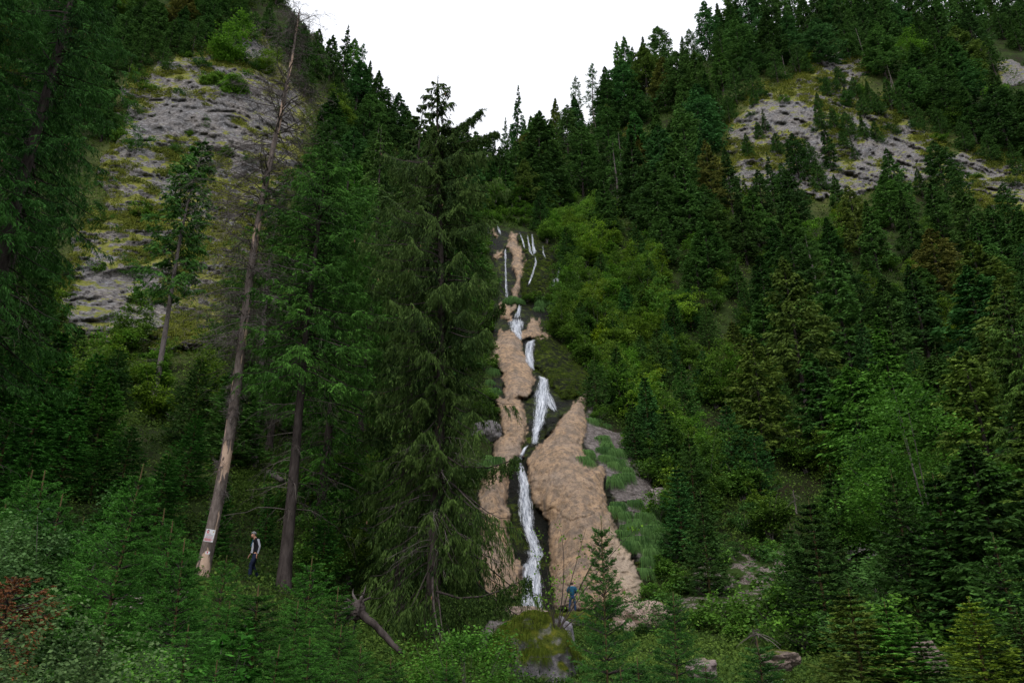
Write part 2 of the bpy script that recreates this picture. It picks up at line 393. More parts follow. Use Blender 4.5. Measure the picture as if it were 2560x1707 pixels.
def cliff_off(poly, amp=1.0, lead=1.0, strata=(7, 7, 2.6), seed=11, rot=0.0):
    cr_, sr_ = math.cos(rot), math.sin(rot)
    def f(px, py, P):
        s = sdist(px, py, poly) + 22*vnoise(np.stack([px/45, py/45, px*0], -1), seed) + 14*vnoise(np.stack([px/13, py/13, px*0], -1), seed+1)
        k = sstep(s, -14, 16)
        q = P/np.array(strata)
        Pr = np.stack([P[..., 0]*cr_-P[..., 2]*sr_, P[..., 1], P[..., 0]*sr_+P[..., 2]*cr_], -1); wp = Pr+2.2*np.stack([vnoise(P/5, seed+20), vnoise(P/5, seed+21), vnoise(P/5, seed+22)], -1); a = fbm(wp/np.array(strata), 4, seed, ridged=True, gain=.55)*2.0 + fbm(wp/2.0, 5, seed+5, ridged=True, gain=0.68)*1.0 - np.clip(fbm(wp/np.array([4.5, 4.5, 2.2]), 4, seed+9, gain=.6)-0.12, 0, 1)*2.6
        return np.where(s < -14, -2.2, lead*(k*0.9-0.5) + k*a*amp - (1-k)*1.6)
    return f
def bare_of(polys, base=0.0, soft=18):
    def f(px, py, V):
        b = np.zeros(len(px))
        for poly, wgt in polys: b = np.maximum(b, wgt*sstep(sdist(px, py, poly)+35*vnoise(np.stack([px/40, py/24, px*0], -1), 7)+22*vnoise(np.stack([px/12, py/9, px*0], -1), 8), -soft, soft))
        return {'bare': b+base}
    return f
L_BARE = [([(330,300),(400,260),(480,235),(580,225),(590,300),(700,330),(660,360),(430,335),(340,330)], 1.1), ([(540,240),(620,215),(720,250),(760,330),(700,340),(610,290)], 0.8), ([(150,760),(240,640),(330,690),(400,720),(370,880),(240,840)], 1.1),
          ([(600,110),(650,90),(655,125),(610,130)], 1.0), ([(540,360),(600,350),(640,420),(560,410)], 0.9), ([(300,390),(380,385),(460,470),(300,470)], 0.25)]
rock_sheet('limestone_cliff', (100, 60, 830, 900), 4, cliff_off(LCLIFF, 1.15, 0.8, (6, 6, 5)), [M['limestone']], bare_of(L_BARE, 0.0), label='grey limestone cliff with yellow-green turf ledges on the left hillside')
R_BARE = [([(2330,400),(2420,440),(2560,520),(2640,540),(2640,490),(2500,425),(2400,385)], 0.7), ([(1840,300),(1900,260),(2010,270),(2060,300),(2000,340),(1850,350)], 0.8), ([(2130,300),(2180,310),(2330,450),(2280,460),(2140,410)], 0.8), ([(2060,135),(2130,120),(2140,175),(2080,170)], 1.1), ([(2000,330),(2060,380),(2130,470),(2060,470),(1990,400)], 0.9), ([(2210,245),(2270,260),(2290,280),(2220,260)], 1.1), ([(1800,430),(2180,430),(2180,510),(1800,500)],0.7)]
rock_sheet('limestone_outcrop', (1700, 100, 2640, 600), 4, cliff_off(RCLIFF, 1.6, 0.7, (9, 8, 2.8), 23, 0.8), [M['limestone']], bare_of(R_BARE, -0.15), label='broken grey limestone outcrop high on the right hillside')
def scree_mat():
    m, n, p, out = nodemat('scree'); M['scree'] = m; g = geo(n); vo = tex(n, 'ShaderNodeTexVoronoi', 4.5, g); ve = tex(n, 'ShaderNodeTexVoronoi', 4.5, g, feature='DISTANCE_TO_EDGE'); f1 = tex(n, 'ShaderNodeTexNoise', 5, g, 6, .75); f2 = tex(n, 'ShaderNodeTexNoise', 0.9, g, 6, .7)
    sx = N(n, 'ShaderNodeSeparateXYZ'); n.links.new(vo.outputs['Color'], sx.inputs[0])
    c = ramp(n, math_(n, 'ADD', math_(n, 'MULTIPLY', sx.outputs[0], .5), math_(n, 'MULTIPLY', f1.outputs[0], .5)), [(0.25, (0.05, 0.033, 0.028)), (0.5, (0.16, 0.12, 0.11)), (0.8, (0.40, 0.34, 0.31))])
    c = mixc(n, ramp(n, ve.outputs['Distance'], [(0.0, (0.9,)*3), (0.10, (0, 0, 0))]), c, (0.03, 0.02, 0.016)); c = mixc(n, ramp(n, f2.outputs[0], [(0.46, (0, 0, 0)), (0.50, (1, 1, 1))]), c, (0.04, 0.07, 0.014))
    n.links.new(c, p.inputs['Base Color']); p.inputs['Roughness'].default_value = .95; bump(n, p, math_(n, 'ADD', math_(n, 'MINIMUM', ve.outputs['Distance'], .2), f1.outputs[0]), 1.0, .15)
scree_mat()
rock_sheet('scree_face', (1660, 1330, 2020, 1590), 3, cliff_off(BROCK, 0.5, 0.7, (2.2, 2.2, 2.2), 31), [M['scree']], bare_of([(BROCK, 0.55)], 0.0), label='crumbly pinkish grey rock face low on the right slope')
FARR = [(2470,160),(2540,150),(2640,190),(2640,230),(2540,215)]
rock_sheet('limestone_outcrop', (2440, 120, 2640, 250), 5, cliff_off(FARR, 0.8, 0.8, (3, 6, 4), 37), [M['limestone']], bare_of([(FARR, 0.7)], 0.0), label='small pale outcrop at the upper right edge')

# ------------------------------------------------------------------ travertine steps of the falls
MR = [(1471,976),(1462,1031),(1468,1082),(1450,1110),(1480,1160),(1514,1170),(1508,1225),(1526,1290),(1545,1342),(1567,1371),(1590,1420),(1607,1466),(1600,1500),(1545,1512),(1435,1532),(1391,1525),(1380,1466),(1376,1356),(1373,1302),(1336,1258),(1322,1192),(1318,1152),(1347,1111),(1376,1082),(1417,1031),(1450,990)]
ML1 = [(1252,826),(1285,826),(1305,848),(1305,877),(1322,906),(1334,947),(1329,979),(1307,998),(1263,1005),(1259,936),(1230,892),(1238,855)]
ML2 = [(1238,992),(1303,996),(1318,1082),(1303,1111),(1307,1140),(1270,1160),(1232,1150),(1236,1110),(1262,1085),(1248,1035)]
ML3 = [(1215,1165),(1275,1155),(1263,1258),(1278,1283),(1267,1320),(1270,1356),(1281,1386),(1300,1400),(1311,1422),(1300,1451),(1303,1490),(1216,1500),(1200,1393),(1198,1247)]
U1 = [(1274,583),(1293,585),(1293,611),(1307,628),(1309,648),(1307,675),(1301,699),(1295,724),(1291,752),(1281,750),(1283,724),(1291,699),(1285,671),(1281,638),(1272,622),(1264,617),(1274,607)]
U2 = [(1242,770),(1256,758),(1276,762),(1291,766),(1278,785),(1276,800),(1256,795),(1238,790)]
U3 = [(1327,795),(1348,799),(1350,817),(1376,840),(1354,845),(1329,843),(1309,848),(1305,838),(1315,823)]
U4 = [(1228,572),(1236,570),(1241,590),(1233,592)]
U5 = [(1236,640),(1256,625),(1254,635),(1240,648)]
MOSS = [(1340,844),(1376,836),(1420,875),(1480,940),(1470,965),(1450,987),(1409,995),(1373,950),(1336,917),(1334,862)]
MOSSU = [(1296,590),(1345,585),(1390,650),(1385,700),(1370,750),(1310,752),(1305,700),(1315,640)]
STONE = [(1372,1040),(1390,1028),(1404,1035),(1400,1060),(1375,1092),(1358,1096),(1362,1060)]
FCORE = [(1215,565),(1300,572),(1350,575),(1385,620),(1408,650),(1405,715),(1385,760),(1385,830),(1430,880),(1490,950),(1490,1060),(1560,1080),(1600,1150),(1650,1250),(1665,1330),(1640,1420),(1625,1500),(1540,1520),(1380,1535),(1260,1525),(1190,1500),(1180,1210),(1225,1130),(1235,1010),(1215,900),(1225,820),(1222,760),(1240,690),(1220,640)]
MOUNDS = [(MR, 2.6, 95), (ML1, 2.4, 45), (ML2, 1.4, 26), (ML3, 2.2, 50), (U1, 1.6, 16), (U2, 1.4, 18), (U3, 1.4, 18), (U4, 1.0, 6), (U5, 1.0, 8), (MOSS, 2.6, 50), (MOSSU, 1.6, 34), (STONE, 1.6, 24)]
def falls_off(px, py, P):
    nz = vnoise(np.stack([px/14, py/30, px*0], -1), 5)*5+vnoise(np.stack([px/5, py/8, px*0], -1), 6)*2.5
    s = sdist(px, py, FCORE); k = sstep(s, -26, 14)
    o = -2.6*(1-k) + 0.35*k
    for poly, h, wd in MOUNDS:
        d = sdist(px, py, poly)+nz; q = np.clip((d+2)/wd, 0, 1)
        o = np.maximum(o, np.where(d > -2, 0.35+h*np.sqrt(1-(1-q)**2), -9))
    rgt = sstep(px-0.18*(py-1100), 1440, 1520)*sstep(py, 1120, 1250)
    o = o + k*(fbm(P/np.array([2.6, 2.6, 7.0]), 3, 41)*0.4 + fbm(P/np.array([0.8, 0.8, 4.0]), 4, 43, ridged=True, gain=.55)*0.16 + rgt*fbm(P/np.array([1.5, 1.5, 0.9]), 4, 47, ridged=True, gain=.6)*0.55)
    cr = np.abs(fbm(P/np.array([2.6, 2.6, 4.5]), 3, 51)); o = o - k*np.clip(0.04-cr, 0, 1)/0.04*0.16
    return o
def falls_attr(px, py, V):
    trav = np.zeros(len(px)); nz = vnoise(np.stack([px/9, py/16, px*0], -1), 15)*5+vnoise(np.stack([px/3.5, py/5, px*0], -1), 16)*4
    for poly in (MR, ML1, ML2, ML3, U1, U2, U3, U4, U5): trav = np.maximum(trav, sstep(sdist(px, py, poly)+nz, -3, 2))
    moss = np.zeros(len(px))
    for poly in (MOSS, MOSSU): moss = np.maximum(moss, sstep(sdist(px, py, poly)+nz*2, -14, 10))
    grey = sstep(sdist(px, py, GRASSR)+nz, -8, 8)*(1-trav)
    pale = sstep(px-0.18*(py-1100)+nz*3, 1445, 1500)*sstep(py, 1250, 1380)
    return {'trav': trav, 'moss': moss*(1-trav), 'grey': grey, 'pale': pale}
m, n, p, out = nodemat('travertine'); M['travertine'] = m; g = geo(n)
str_ = tex(n, 'ShaderNodeTexNoise', 1.1, g, 6, 0.65, stretch=(1.0, 1.0, 0.16)); fine = tex(n, 'ShaderNodeTexNoise', 3.5, g, 7, 0.75); big = tex(n, 'ShaderNodeTexNoise', 0.33, g, 4, 0.5); vor = tex(n, 'ShaderNodeTexVoronoi', 1.1, g, feature='DISTANCE_TO_EDGE', stretch=(0.8, 0.8, 1.5))
tr = ramp(n, str_.outputs[0], [(0.30, (0.15, 0.12, 0.095)), (0.42, (0.29, 0.21, 0.145)), (0.55, (0.44, 0.295, 0.185)), (0.72, (0.51, 0.37, 0.255))])
tr = mixc(n, ramp(n, big.outputs[0], [(0.45, (0, 0, 0)), (0.7, (0.65,)*3)]), tr, (0.30, 0.25, 0.215))
st2 = tex(n, 'ShaderNodeTexNoise', 2.6, g, 5, 0.6, stretch=(1, 1, 0.07)); tr = mixc(n, ramp(n, st2.outputs[0], [(0.46, (0, 0, 0)), (0.62, (0.8,)*3)]), tr, (0.20, 0.155, 0.125))
tr = mixc(n, math_(n, 'MULTIPLY', attr(n, 'pale').outputs['Fac'], 0.6), tr, (0.55, 0.44, 0.34))
tr = mixc(n, ramp(n, fine.outputs[0], [(0.33, (0.85,)*3), (0.46, (0, 0, 0))]), tr, (0.10, 0.075, 0.055))
ck = tex(n, 'ShaderNodeTexNoise', 0.9, g, 5, 0.6, stretch=(1, 1, 0.6)); ck1 = math_(n, 'ABSOLUTE', math_(n, 'SUBTRACT', ck.outputs[0], 0.5))
tr = mixc(n, ramp(n, ck1, [(0.0, (0.6,)*3), (0.010, (0, 0, 0))]), tr, (0.07, 0.05, 0.04))
wet = ramp(n, fine.outputs[0], [(0.35, (0.002, 0.003, 0.002)), (0.58, (0.008, 0.008, 0.006)), (0.78, (0.05, 0.04, 0.035))]); p.inputs['Specular IOR Level'].default_value = 0.10
moss_shade = ramp(n, tex(n, 'ShaderNodeTexNoise', 1.3, g, 8, 0.78).outputs[0], [(0.42, (0.004, 0.005, 0.003)), (0.50, (0.014, 0.020, 0.003)), (0.58, (0.045, 0.065, 0.005)), (0.70, (0.13, 0.17, 0.010))])  # moss greens; the near-black end paints the overhang's shadow into them
gr = ramp(n, fine.outputs[0], [(0.3, (0.05, 0.042, 0.04)), (0.5, (0.19, 0.165, 0.16)), (0.75, (0.40, 0.35, 0.32))])
gr = mixc(n, ramp(n, vor.outputs['Distance'], [(0.0, (0.7,)*3), (0.08, (0, 0, 0))]), gr, (0.06, 0.05, 0.045))
mnoise = ramp(n, big.outputs[0], [(0.44, (0, 0, 0)), (0.56, (0.9,)*3)])
c = mixc(n, mnoise, wet, moss_shade); c = mixc(n, attr(n, 'grey').outputs['Fac'], c, gr); c = mixc(n, attr(n, 'moss').outputs['Fac'], c, moss_shade); c = mixc(n, attr(n, 'trav').outputs['Fac'], c, tr)
n.links.new(c, p.inputs['Base Color'])
rg = math_(n, 'ADD', math_(n, 'MULTIPLY', math_(n, 'MAXIMUM', attr(n, 'trav').outputs['Fac'], math_(n, 'MAXIMUM', attr(n, 'moss').outputs['Fac'], attr(n, 'grey').outputs['Fac'])), 0.35), 0.55)
n.links.new(rg, p.inputs['Roughness'])
hh = math_(n, 'ADD', fine.outputs[0], math_(n, 'MULTIPLY', str_.outputs[0], 1.2)); bump(n, p, hh, 0.8, 0.22)
rock_sheet('travertine_cliff', (1170, 540, 1700, 1550), 2.5, falls_off, [M['travertine']], falls_attr, 2, label='orange tan travertine mounds with wet, shade-darkened moss beside the waterfall')

# ------------------------------------------------------------------ the water
m, n, p, out = nodemat('white_water'); M['water'] = m
uvn = N(n, 'ShaderNodeCombineXYZ'); n.links.new(attr(n, 'across').outputs['Fac'], uvn.inputs[0]); n.links.new(attr(n, 'along').outputs['Fac'], uvn.inputs[1])
s1 = tex(n, 'ShaderNodeTexNoise', 1.0, uvn.outputs[0], 6, 0.75, stretch=(6.0, 0.7, 1)); s2 = tex(n, 'ShaderNodeTexNoise', 1.0, uvn.outputs[0], 5, 0.8, stretch=(18.0, 2.5, 1))
mixn = math_(n, 'ADD', math_(n, 'MULTIPLY', s1.outputs[0], 0.55), math_(n, 'MULTIPLY', s2.outputs[0], 0.45))
edge = attr(n, 'body').outputs['Fac']
al = math_(n, 'ADD', math_(n, 'MULTIPLY', math_(n, 'SUBTRACT', mixn, 0.5), 4.2), math_(n, 'SUBTRACT', math_(n, 'MULTIPLY', edge, 1.12), 0.34), True)
al = math_(n, 'MULTIPLY', al, 0.93)
n.links.new(ramp(n, mixn, [(0.36, (0.26, 0.30, 0.38)), (0.48, (0.55, 0.59, 0.68)), (0.60, (0.87, 0.89, 0.94))]), p.inputs['Base Color'])
n.links.new(al, p.inputs['Alpha']); p.inputs['Roughness'].default_value = 0.45; bump(n, p, mixn, 0.8, 0.15)
def water(path, name='waterfall', lift=0.22, thick=0.22, faint=0.0):
    P = np.array(path, float); seg = np.r_[0, np.cumsum(np.hypot(np.diff(P[:, 0]), np.diff(P[:, 1])))]; K = max(4, int(seg[-1]/4))
    s = np.linspace(0, seg[-1], K); cx = np.interp(s, seg, P[:, 0]); cy = np.interp(s, seg, P[:, 1]); hw = np.interp(s, seg, P[:, 2])*1.22
    hw = hw*(1+0.12*vnoise(np.stack([s/9, s*0+P[0, 0], s*0], -1), 3))
    u = np.linspace(-1, 1, 11); px = cx[:, None]+u*hw[:, None]; py = cy[:, None]+np.zeros(11)
    t = surf('travertine_cliff', px, py); 
    for _ in range(3): t = box3(t)
    t = np.minimum(t, surf('travertine_cliff', px, py))
    rough = vnoise(np.stack([px/5, py/8, px*0], -1), 9)*0.07
    t = t - lift - thick*np.sqrt(np.clip(1-u**2, 0, 1)) - rough
    V = CAM + raydir(px, py)*t[..., None]; m_per = t.mean()/FPX
    al = (s*m_per)[:, None]+0*u; ac = (u*hw[:, None])*m_per
    body = np.clip(1.08-np.abs(u)**1.6, 0, 1)[None]*np.clip(0.35+np.minimum(s, seg[-1]-s)/14.0, 0.35, 1)[:, None]-faint
    me = mesh(name, V.reshape(-1, 3), grid_faces(K, 11)[:, ::-1], [M['water']], {'along': al.ravel()+P[0, 1], 'across': ac.ravel()+P[0, 0], 'body': body.ravel()}, smooth=True)
    return tag(obj(name, me), kind='structure')
water([(1300,762,4),(1296,781,6),(1293,797,8)])
water([(1291,796,13),(1291,806,18),(1291,825,14),(1296,838,9),(1303,850,4)], lift=0.5)
water([(1338,848,5),(1326,855,10),(1322,881,11),(1325,906,10),(1333,925,4)])
water([(1347,939,3),(1360,947,12),(1356,976,17),(1354,1009,20),(1351,1031,18),(1347,1056,14),(1340,1082,10),(1336,1112,6)], lift=0.3)
water([(1366,975,8),(1376,1005,12),(1388,1030,9)], faint=0.18)
water([(1320,1112,3),(1312,1122,5),(1303,1140,6),(1294,1153,8),(1301,1174,12),(1311,1210,14),(1312,1247,16),(1316,1283,17),(1318,1307,17),(1325,1331,15),(1336,1364,15),(1343,1385,17),(1333,1402,19),(1334,1430,18),(1338,1466,17),(1340,1503,17),(1336,1528,19)], lift=0.3)
water([(1322,1402,16),(1316,1430,14),(1318,1470,15),(1316,1520,20)], faint=0.15, lift=0.2)
water([(1330,584,2.5),(1332,607,3.5),(1336,628,6),(1333,640,3)], faint=.14); water([(1318,585,2),(1322,607,2.5),(1326,630,4),(1332,640,2)], faint=.2); water([(1299,580,2),(1306,600,3),(1313,625,2)], faint=0.2)
water([(1357,611,1.8),(1358,632,2.2),(1365,648,3.5)], faint=.24); water([(1397,653,3),(1399,671,4),(1396,691,5),(1393,714,3)], faint=.16); water([(1393,693,4),(1385,699,4),(1383,722,4)], faint=0.05)
water([(1338,638,3),(1340,656,3),(1332,683,3.5),(1321,715,3)], faint=0.22)
water([(1222,559,3),(1221,575,3.5),(1223,588,2)], faint=.12); water([(1243,561,2.5),(1248,575,3.5),(1252,588,3)], faint=.15); water([(1264,619,5),(1263,632,4),(1264,662,2.5),(1265,703,3),(1267,748,5)], faint=0.24)
water([(1322,1515,10),(1336,1524,26),(1338,1534,30)], lift=0.45, faint=.12); water([(1345,1048,22),(1343,1066,18)], lift=.5, faint=.2); water([(1330,1372,24),(1332,1392,26)], lift=.5, faint=.22)
# pool and brook running out to the right foreground
def brook():
    pts = [(1336,1530,18),(1352,1560,20)]
    P = np.array([[*ground_at(a, b)[:2], c] for a, b, c in ((1905,1668,0.16),(1925,1690,0.35),(1945,1712,0.5),(1975,1760,0.7),(1990,1850,1.0))])
    K = 24; tt = np.linspace(0, len(P)-1, K); cx = np.interp(tt, range(len(P)), P[:, 0]); cy = np.interp(tt, range(len(P)), P[:, 1]); hw = np.interp(tt, range(len(P)), P[:, 2])
    dx = np.gradient(cx); dy = np.gradient(cy); L = np.hypot(dx, dy); nx, ny = -dy/L, dx/L; u = np.linspace(-1, 1, 9)
    X = cx[:, None]+nx[:, None]*u*hw[:, None]; Y = cy[:, None]+ny[:, None]*u*hw[:, None]; Z = H(X, Y)+0.10+0.05*vnoise(np.stack([X*3, Y*3, X*0], -1), 4)
    s = np.cumsum(L)
    me = mesh('brook', np.stack([X, Y, Z], -1).reshape(-1, 3), grid_faces(K, 9), [M['water']], {'along': (s[:, None]+0*u).ravel(), 'across': (u*hw[:, None]).ravel(), 'body': (np.clip(1-np.abs(u)**3, 0, 1)[None]+0*s[:, None]).ravel()}, smooth=True)
    tag(obj('brook', me), kind='structure')
brook()
# ------------------------------------------------------------------ conifers
def jit(rng, n, s=1.0): return rng.normal(size=(n, 3))*s
def conifer(seed, Ht, R, cb=0.1, nb=90, n1=14, n2=4, sl=0.7, sw=0.07, droop=0.35, hang=0.3, tip=0.25, prof=0.8, cyl=0.0, trunk_r=0.2, kink=0.0,
            wood=True, n3=0, gap=0.0, deadlow=0, cones=0, whorl=0, up=0.0, bare=0.0, twigcol='twig', leader=0.0, lumpy=0.35, tangle=0, needle_n=0, leanx=0.0):
    """returns dict of meshes: trunk, crown, (dead_branches, cones)"""
    rng = np.random.default_rng(seed); out = {}
    # trunk
    K = 14; zz = np.linspace(0, 1, K); ph = rng.uniform(0, 6.28)
    bx = kink*np.sin(zz*5+ph)*zz + leanx*zz*Ht; by = kink*np.cos(zz*4+ph)*zz
    path = np.stack([bx, by, zz*Ht-0.5*(1-zz)], -1)[None]
    rad = (trunk_r*(1-zz)**0.85*(1+0.5*np.exp(-zz*22)))[None]+0.012
    V, F = tubes(path, rad, 12, 0.05, rng); out['trunk'] = (V, F)
    def trunkpt(z): t = z/Ht; return np.stack([np.interp(t, zz, bx), np.interp(t, zz, by), z], -1)
    # branches
    if whorl:
        lev = np.arange(cb*Ht, Ht*(0.985-leader), whorl); lev = lev + rng.uniform(-.1, .1, len(lev))*whorl
        per = max(4, int(nb/len(lev))); z0 = np.repeat(lev, per) + rng.uniform(-.04, .04, len(lev)*per)
        az = rng.uniform(0, 6.28, len(lev)).repeat(per) + np.tile(np.arange(per)*2*math.pi/per, len(lev)) + rng.normal(size=len(z0))*0.15
    else:
        u = (np.arange(nb)+rng.uniform(0, 1, nb))/nb; z0 = Ht*(cb+(0.985-cb)*u**0.9)
        az = np.arange(nb)*2.399963 + rng.normal(size=nb)*0.5
    n = len(z0); t = (z0/Ht-cb)/(1-cb)
    L = R*np.clip((1-t)**prof*(1-cyl)+cyl*np.minimum(1, (1-t)*3.2)**0.8, 0.02, 1)
    L = L*np.clip(t*9+0.45, 0, 1)                       # narrower skirt
    lump = vnoise(np.stack([np.cos(az)*1.1, np.sin(az)*1.1, z0/(R*0.8)], -1), seed)
    L = L*(1+lumpy*lump)*rng.uniform(0.72, 1.12, n) + 0.025*R
    if gap: keep = (vnoise(np.stack([np.cos(az)*1.5, np.sin(az)*1.5, z0/(R*0.45)], -1), seed+3) > gap); z0, az, t, L = z0[keep], az[keep], t[keep], L[keep]; n = len(z0)
    a = (0.15+up)*np.clip(0.2+t*1.6, 0, 1.6) - 0.06; b = droop*(1.15-0.75*t); c = tip*(1.1-t*0.6)
    K1 = 7; s = np.linspace(0, 1, K1)[None]; base = trunkpt(z0); dirx, diry = np.cos(az), np.sin(az)
    wig = rng.normal(size=(n, 1))*0.10
    def bp(ss, ii=slice(None)):
        Li = L[ii][..., None] if ss.ndim > 1 else L[ii]
        aa, bb, cc = (q[ii][..., None] if ss.ndim > 1 else q[ii] for q in (a, b, c))
        w0 = wig[ii] if ss.ndim > 1 else wig[ii][:, 0]
        r = Li*ss; z = Li*(aa*ss-bb*ss**1.6+cc*ss**4); sd = w0*Li*ss**2
        dx = (dirx[ii][..., None] if ss.ndim > 1 else dirx[ii]); dy = (diry[ii][..., None] if ss.ndim > 1 else diry[ii])
        B0 = base[ii][:, None] if ss.ndim > 1 else base[ii]
        return B0 + np.stack([dx*r-dy*sd, dy*r+dx*sd, z], -1)
    bpath = bp(s+np.zeros((n, 1)))
    if wood:
        br = (0.010+0.011*L)[:, None]*(1-0.85*s); Vb, Fb = tubes(bpath, br, 3); out['branches'] = (Vb, Fb)
    live = np.ones(n, bool)
    if bare: live = rng.uniform(size=n) > bare*(1-t)
    # twigs on each branch
    idx = np.repeat(np.where(live)[0], n1); m = len(idx)
    ss = rng.uniform(0.12 if Ht < 9 else (0.05 if n3 else 0.2), 1.0, m)**0.75
    p0 = bp(ss, idx); e = bp(np.minimum(ss+0.05, 1.05), idx)-bp(np.maximum(ss-0.05, 0), idx); tan = norm(e)
    lat = np.stack([-diry[idx], dirx[idx], 0*ss], -1)*rng.choice([-1.0, 1.0], m)[:, None]
    tl = (0.16+0.42*(1-ss))*np.minimum(L[idx], 3.0)*rng.uniform(0.55, 1.2, m)*0.8+sl*0.4*np.clip(L[idx]/R*1.5, 0.1, 1)
    d1 = norm(tan*0.75+lat*1.0+jit(rng, m, 0.16)+np.array([0, 0, -hang*0.6]))
    K2 = max(1, n2); parts = []; tints = []
    j = np.repeat(np.arange(m), K2); q = rng.uniform(0.0, 1.0, len(j))
    hangv = hang*(q**1.5)*tl[j]*0.8
    p1 = p0[j]+d1[j]*(tl[j]*q)[:, None]; p1[:, 2] -= hangv
    side2 = norm(np.cross(d1[j], np.array([0, 0, 1.0])))*rng.choice([-1.0, 1.0], len(j))[:, None]
    d2 = norm(d1[j]*0.8+side2*0.75+jit(rng, len(j), 0.22)+np.array([0, 0, -hang*1.3+0.05]))
    l2 = sl*rng.uniform(0.5, 1.25, len(j))*(1-0.35*q)*np.clip(0.16+1.3*L[idx][j]/R, 0.26, 1)
    w2 = sw*rng.uniform(0.7, 1.3, len(j))
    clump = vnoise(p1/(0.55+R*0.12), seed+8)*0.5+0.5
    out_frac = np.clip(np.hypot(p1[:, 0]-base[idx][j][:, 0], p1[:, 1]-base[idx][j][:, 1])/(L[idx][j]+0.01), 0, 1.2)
    ti = np.clip(-0.06+0.70*clump+0.34*(out_frac-0.4)+0.10*q+rng.normal(size=len(j))*0.16, 0, 1)  # clump term puts the contrast of lit and dark clumps into the colour
    if needle_n:
        # every shoot carries its own short needles
        kk = np.repeat(np.arange(len(j)), needle_n); qq = rng.uniform(0, 1, len(kk))
        pn = p1[kk]+d2[kk]*(l2[kk]*qq)[:, None]
        dn = norm(d2[kk]*0.9+norm(jit(rng, len(kk)))*0.9)
        parts.append(kites(pn, dn, l2[kk]*0.26*rng.uniform(0.8, 1.2, len(kk)), w2[kk], rng=rng, mid=0.5)); tints.append(np.repeat(ti[kk], 4))
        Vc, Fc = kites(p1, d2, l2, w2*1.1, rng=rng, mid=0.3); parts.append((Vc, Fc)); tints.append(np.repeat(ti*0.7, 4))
    else:
        parts.append(kites(p1, d2, l2, w2, rng=rng, mid=0.38, droop=hang*0.15)); tints.append(np.repeat(ti, 4))
    if n3:      # hanging curtains of fine twigs below the limbs
        k3 = np.repeat(np.arange(m), n3); q3 = rng.uniform(0, 1, len(k3)); p3 = p0[k3]+d1[k3]*(tl[k3]*q3)[:, None]; p3[:, 2] -= hang*(q3**1.5)*tl[k3]*0.8
        d3 = norm(jit(rng, len(k3), 0.13)+np.array([0, 0, -1.0])); l3 = sl*rng.uniform(0.6, 2.0, len(k3))*np.clip(L[idx][k3]/R, .2, 1)
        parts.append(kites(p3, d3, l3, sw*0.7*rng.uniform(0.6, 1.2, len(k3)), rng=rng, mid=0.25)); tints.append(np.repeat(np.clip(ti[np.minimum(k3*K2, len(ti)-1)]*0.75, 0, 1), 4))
    # needles at the leader
    nl = 26; zt = Ht-np.abs(rng.normal(size=nl))*Ht*0.02-0.02; pl = trunkpt(zt); dl = norm(np.c_[rng.normal(size=(nl, 2))*0.8, np.full(nl, 0.55)])
    parts.append(kites(pl, dl, np.full(nl, min(sl*0.3, 0.22)), np.full(nl, sw*0.5), rng=rng)); tints.append(np.repeat(rng.uniform(.4, .9, nl), 4))
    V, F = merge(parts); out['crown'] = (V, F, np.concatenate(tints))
    if deadlow:
        nd = deadlow; zd = rng.uniform(0.12, max(cb+0.25, 0.3), nd)*Ht; ad = rng.uniform(0, 6.28, nd); Ld = R*rng.uniform(0.25, 0.85, nd)
        sdd = np.linspace(0, 1, 8)[None]; dr = rng.uniform(0.1, 0.7, nd)[:, None]; w1 = rng.normal(size=(nd, 1))*0.35
        r = Ld[:, None]*sdd; pth = trunkpt(zd)[:, None]+np.stack([np.cos(ad)[:, None]*r-np.sin(ad)[:, None]*w1*r*sdd, np.sin(ad)[:, None]*r+np.cos(ad)[:, None]*w1*r*sdd, Ld[:, None]*(0.12*sdd-dr*sdd**2+0.2*dr*sdd**4)], -1)
        pth += np.cumsum(rng.normal(size=pth.shape)*0.025, 1)*Ld[:, None, None]*0.5
        A = tubes(pth, (0.006+0.009*Ld)[:, None]*(1-0.8*sdd), 3)
        # side twigs
        kt = np.repeat(np.arange(nd), 7); si = rng.integers(2, 8, len(kt)); b0 = pth[kt, si]; dd = norm(jit(rng, len(kt), 0.6)+np.stack([np.cos(ad[kt]), np.sin(ad[kt]), 0*kt-0.9], -1)); ll = Ld[kt]*rng.uniform(.12, .4, len(kt))
        s5 = np.linspace(0, 1, 4)[None, :, None]; tp = b0[:, None]+dd[:, None]*ll[:, None, None]*s5+np.array([0, 0, -0.3])*ll[:, None, None]*s5**2
        Bt = tubes(tp, np.full((len(kt), 4), 0.006)*np.linspace(1, .4, 4), 3); out['dead_branches'] = merge([A, Bt])
    if cones:
        pick = rng.choice(len(p1), cones); top = np.argsort(-(p1[pick, 2]+rng.normal(size=cones)*Ht*0.16))[:cones]; pc = p1[pick][top]
        path = pc[:, None]+np.array([[0, 0, 0], [0, 0, -.04], [0, 0, -.09], [0, 0, -.13]])[None]
        out['cones'] = tubes(path, np.array([[0.008, 0.022, 0.02, 0.005]]).repeat(cones, 0), 5)
    return out
def tree_meshes(name, d, crown_mat='needles', bark='bark', twig='twig'):
    r = {}
    Vt, Ft = d['trunk']; r['trunk'] = mesh('trunk', Vt, Ft, [M[bark]], smooth=True)
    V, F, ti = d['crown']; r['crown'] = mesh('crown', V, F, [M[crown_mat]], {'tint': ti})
    if 'branches' in d: r['branches'] = mesh('branches', *d['branches'], [M['bark']])
    if 'dead_branches' in d: r['dead_branches'] = mesh('dead_branches', *d['dead_branches'], [M[twig]])
    if 'cones' in d: r['cones'] = mesh('cones', *d['cones'], [M['cone']])
    return r
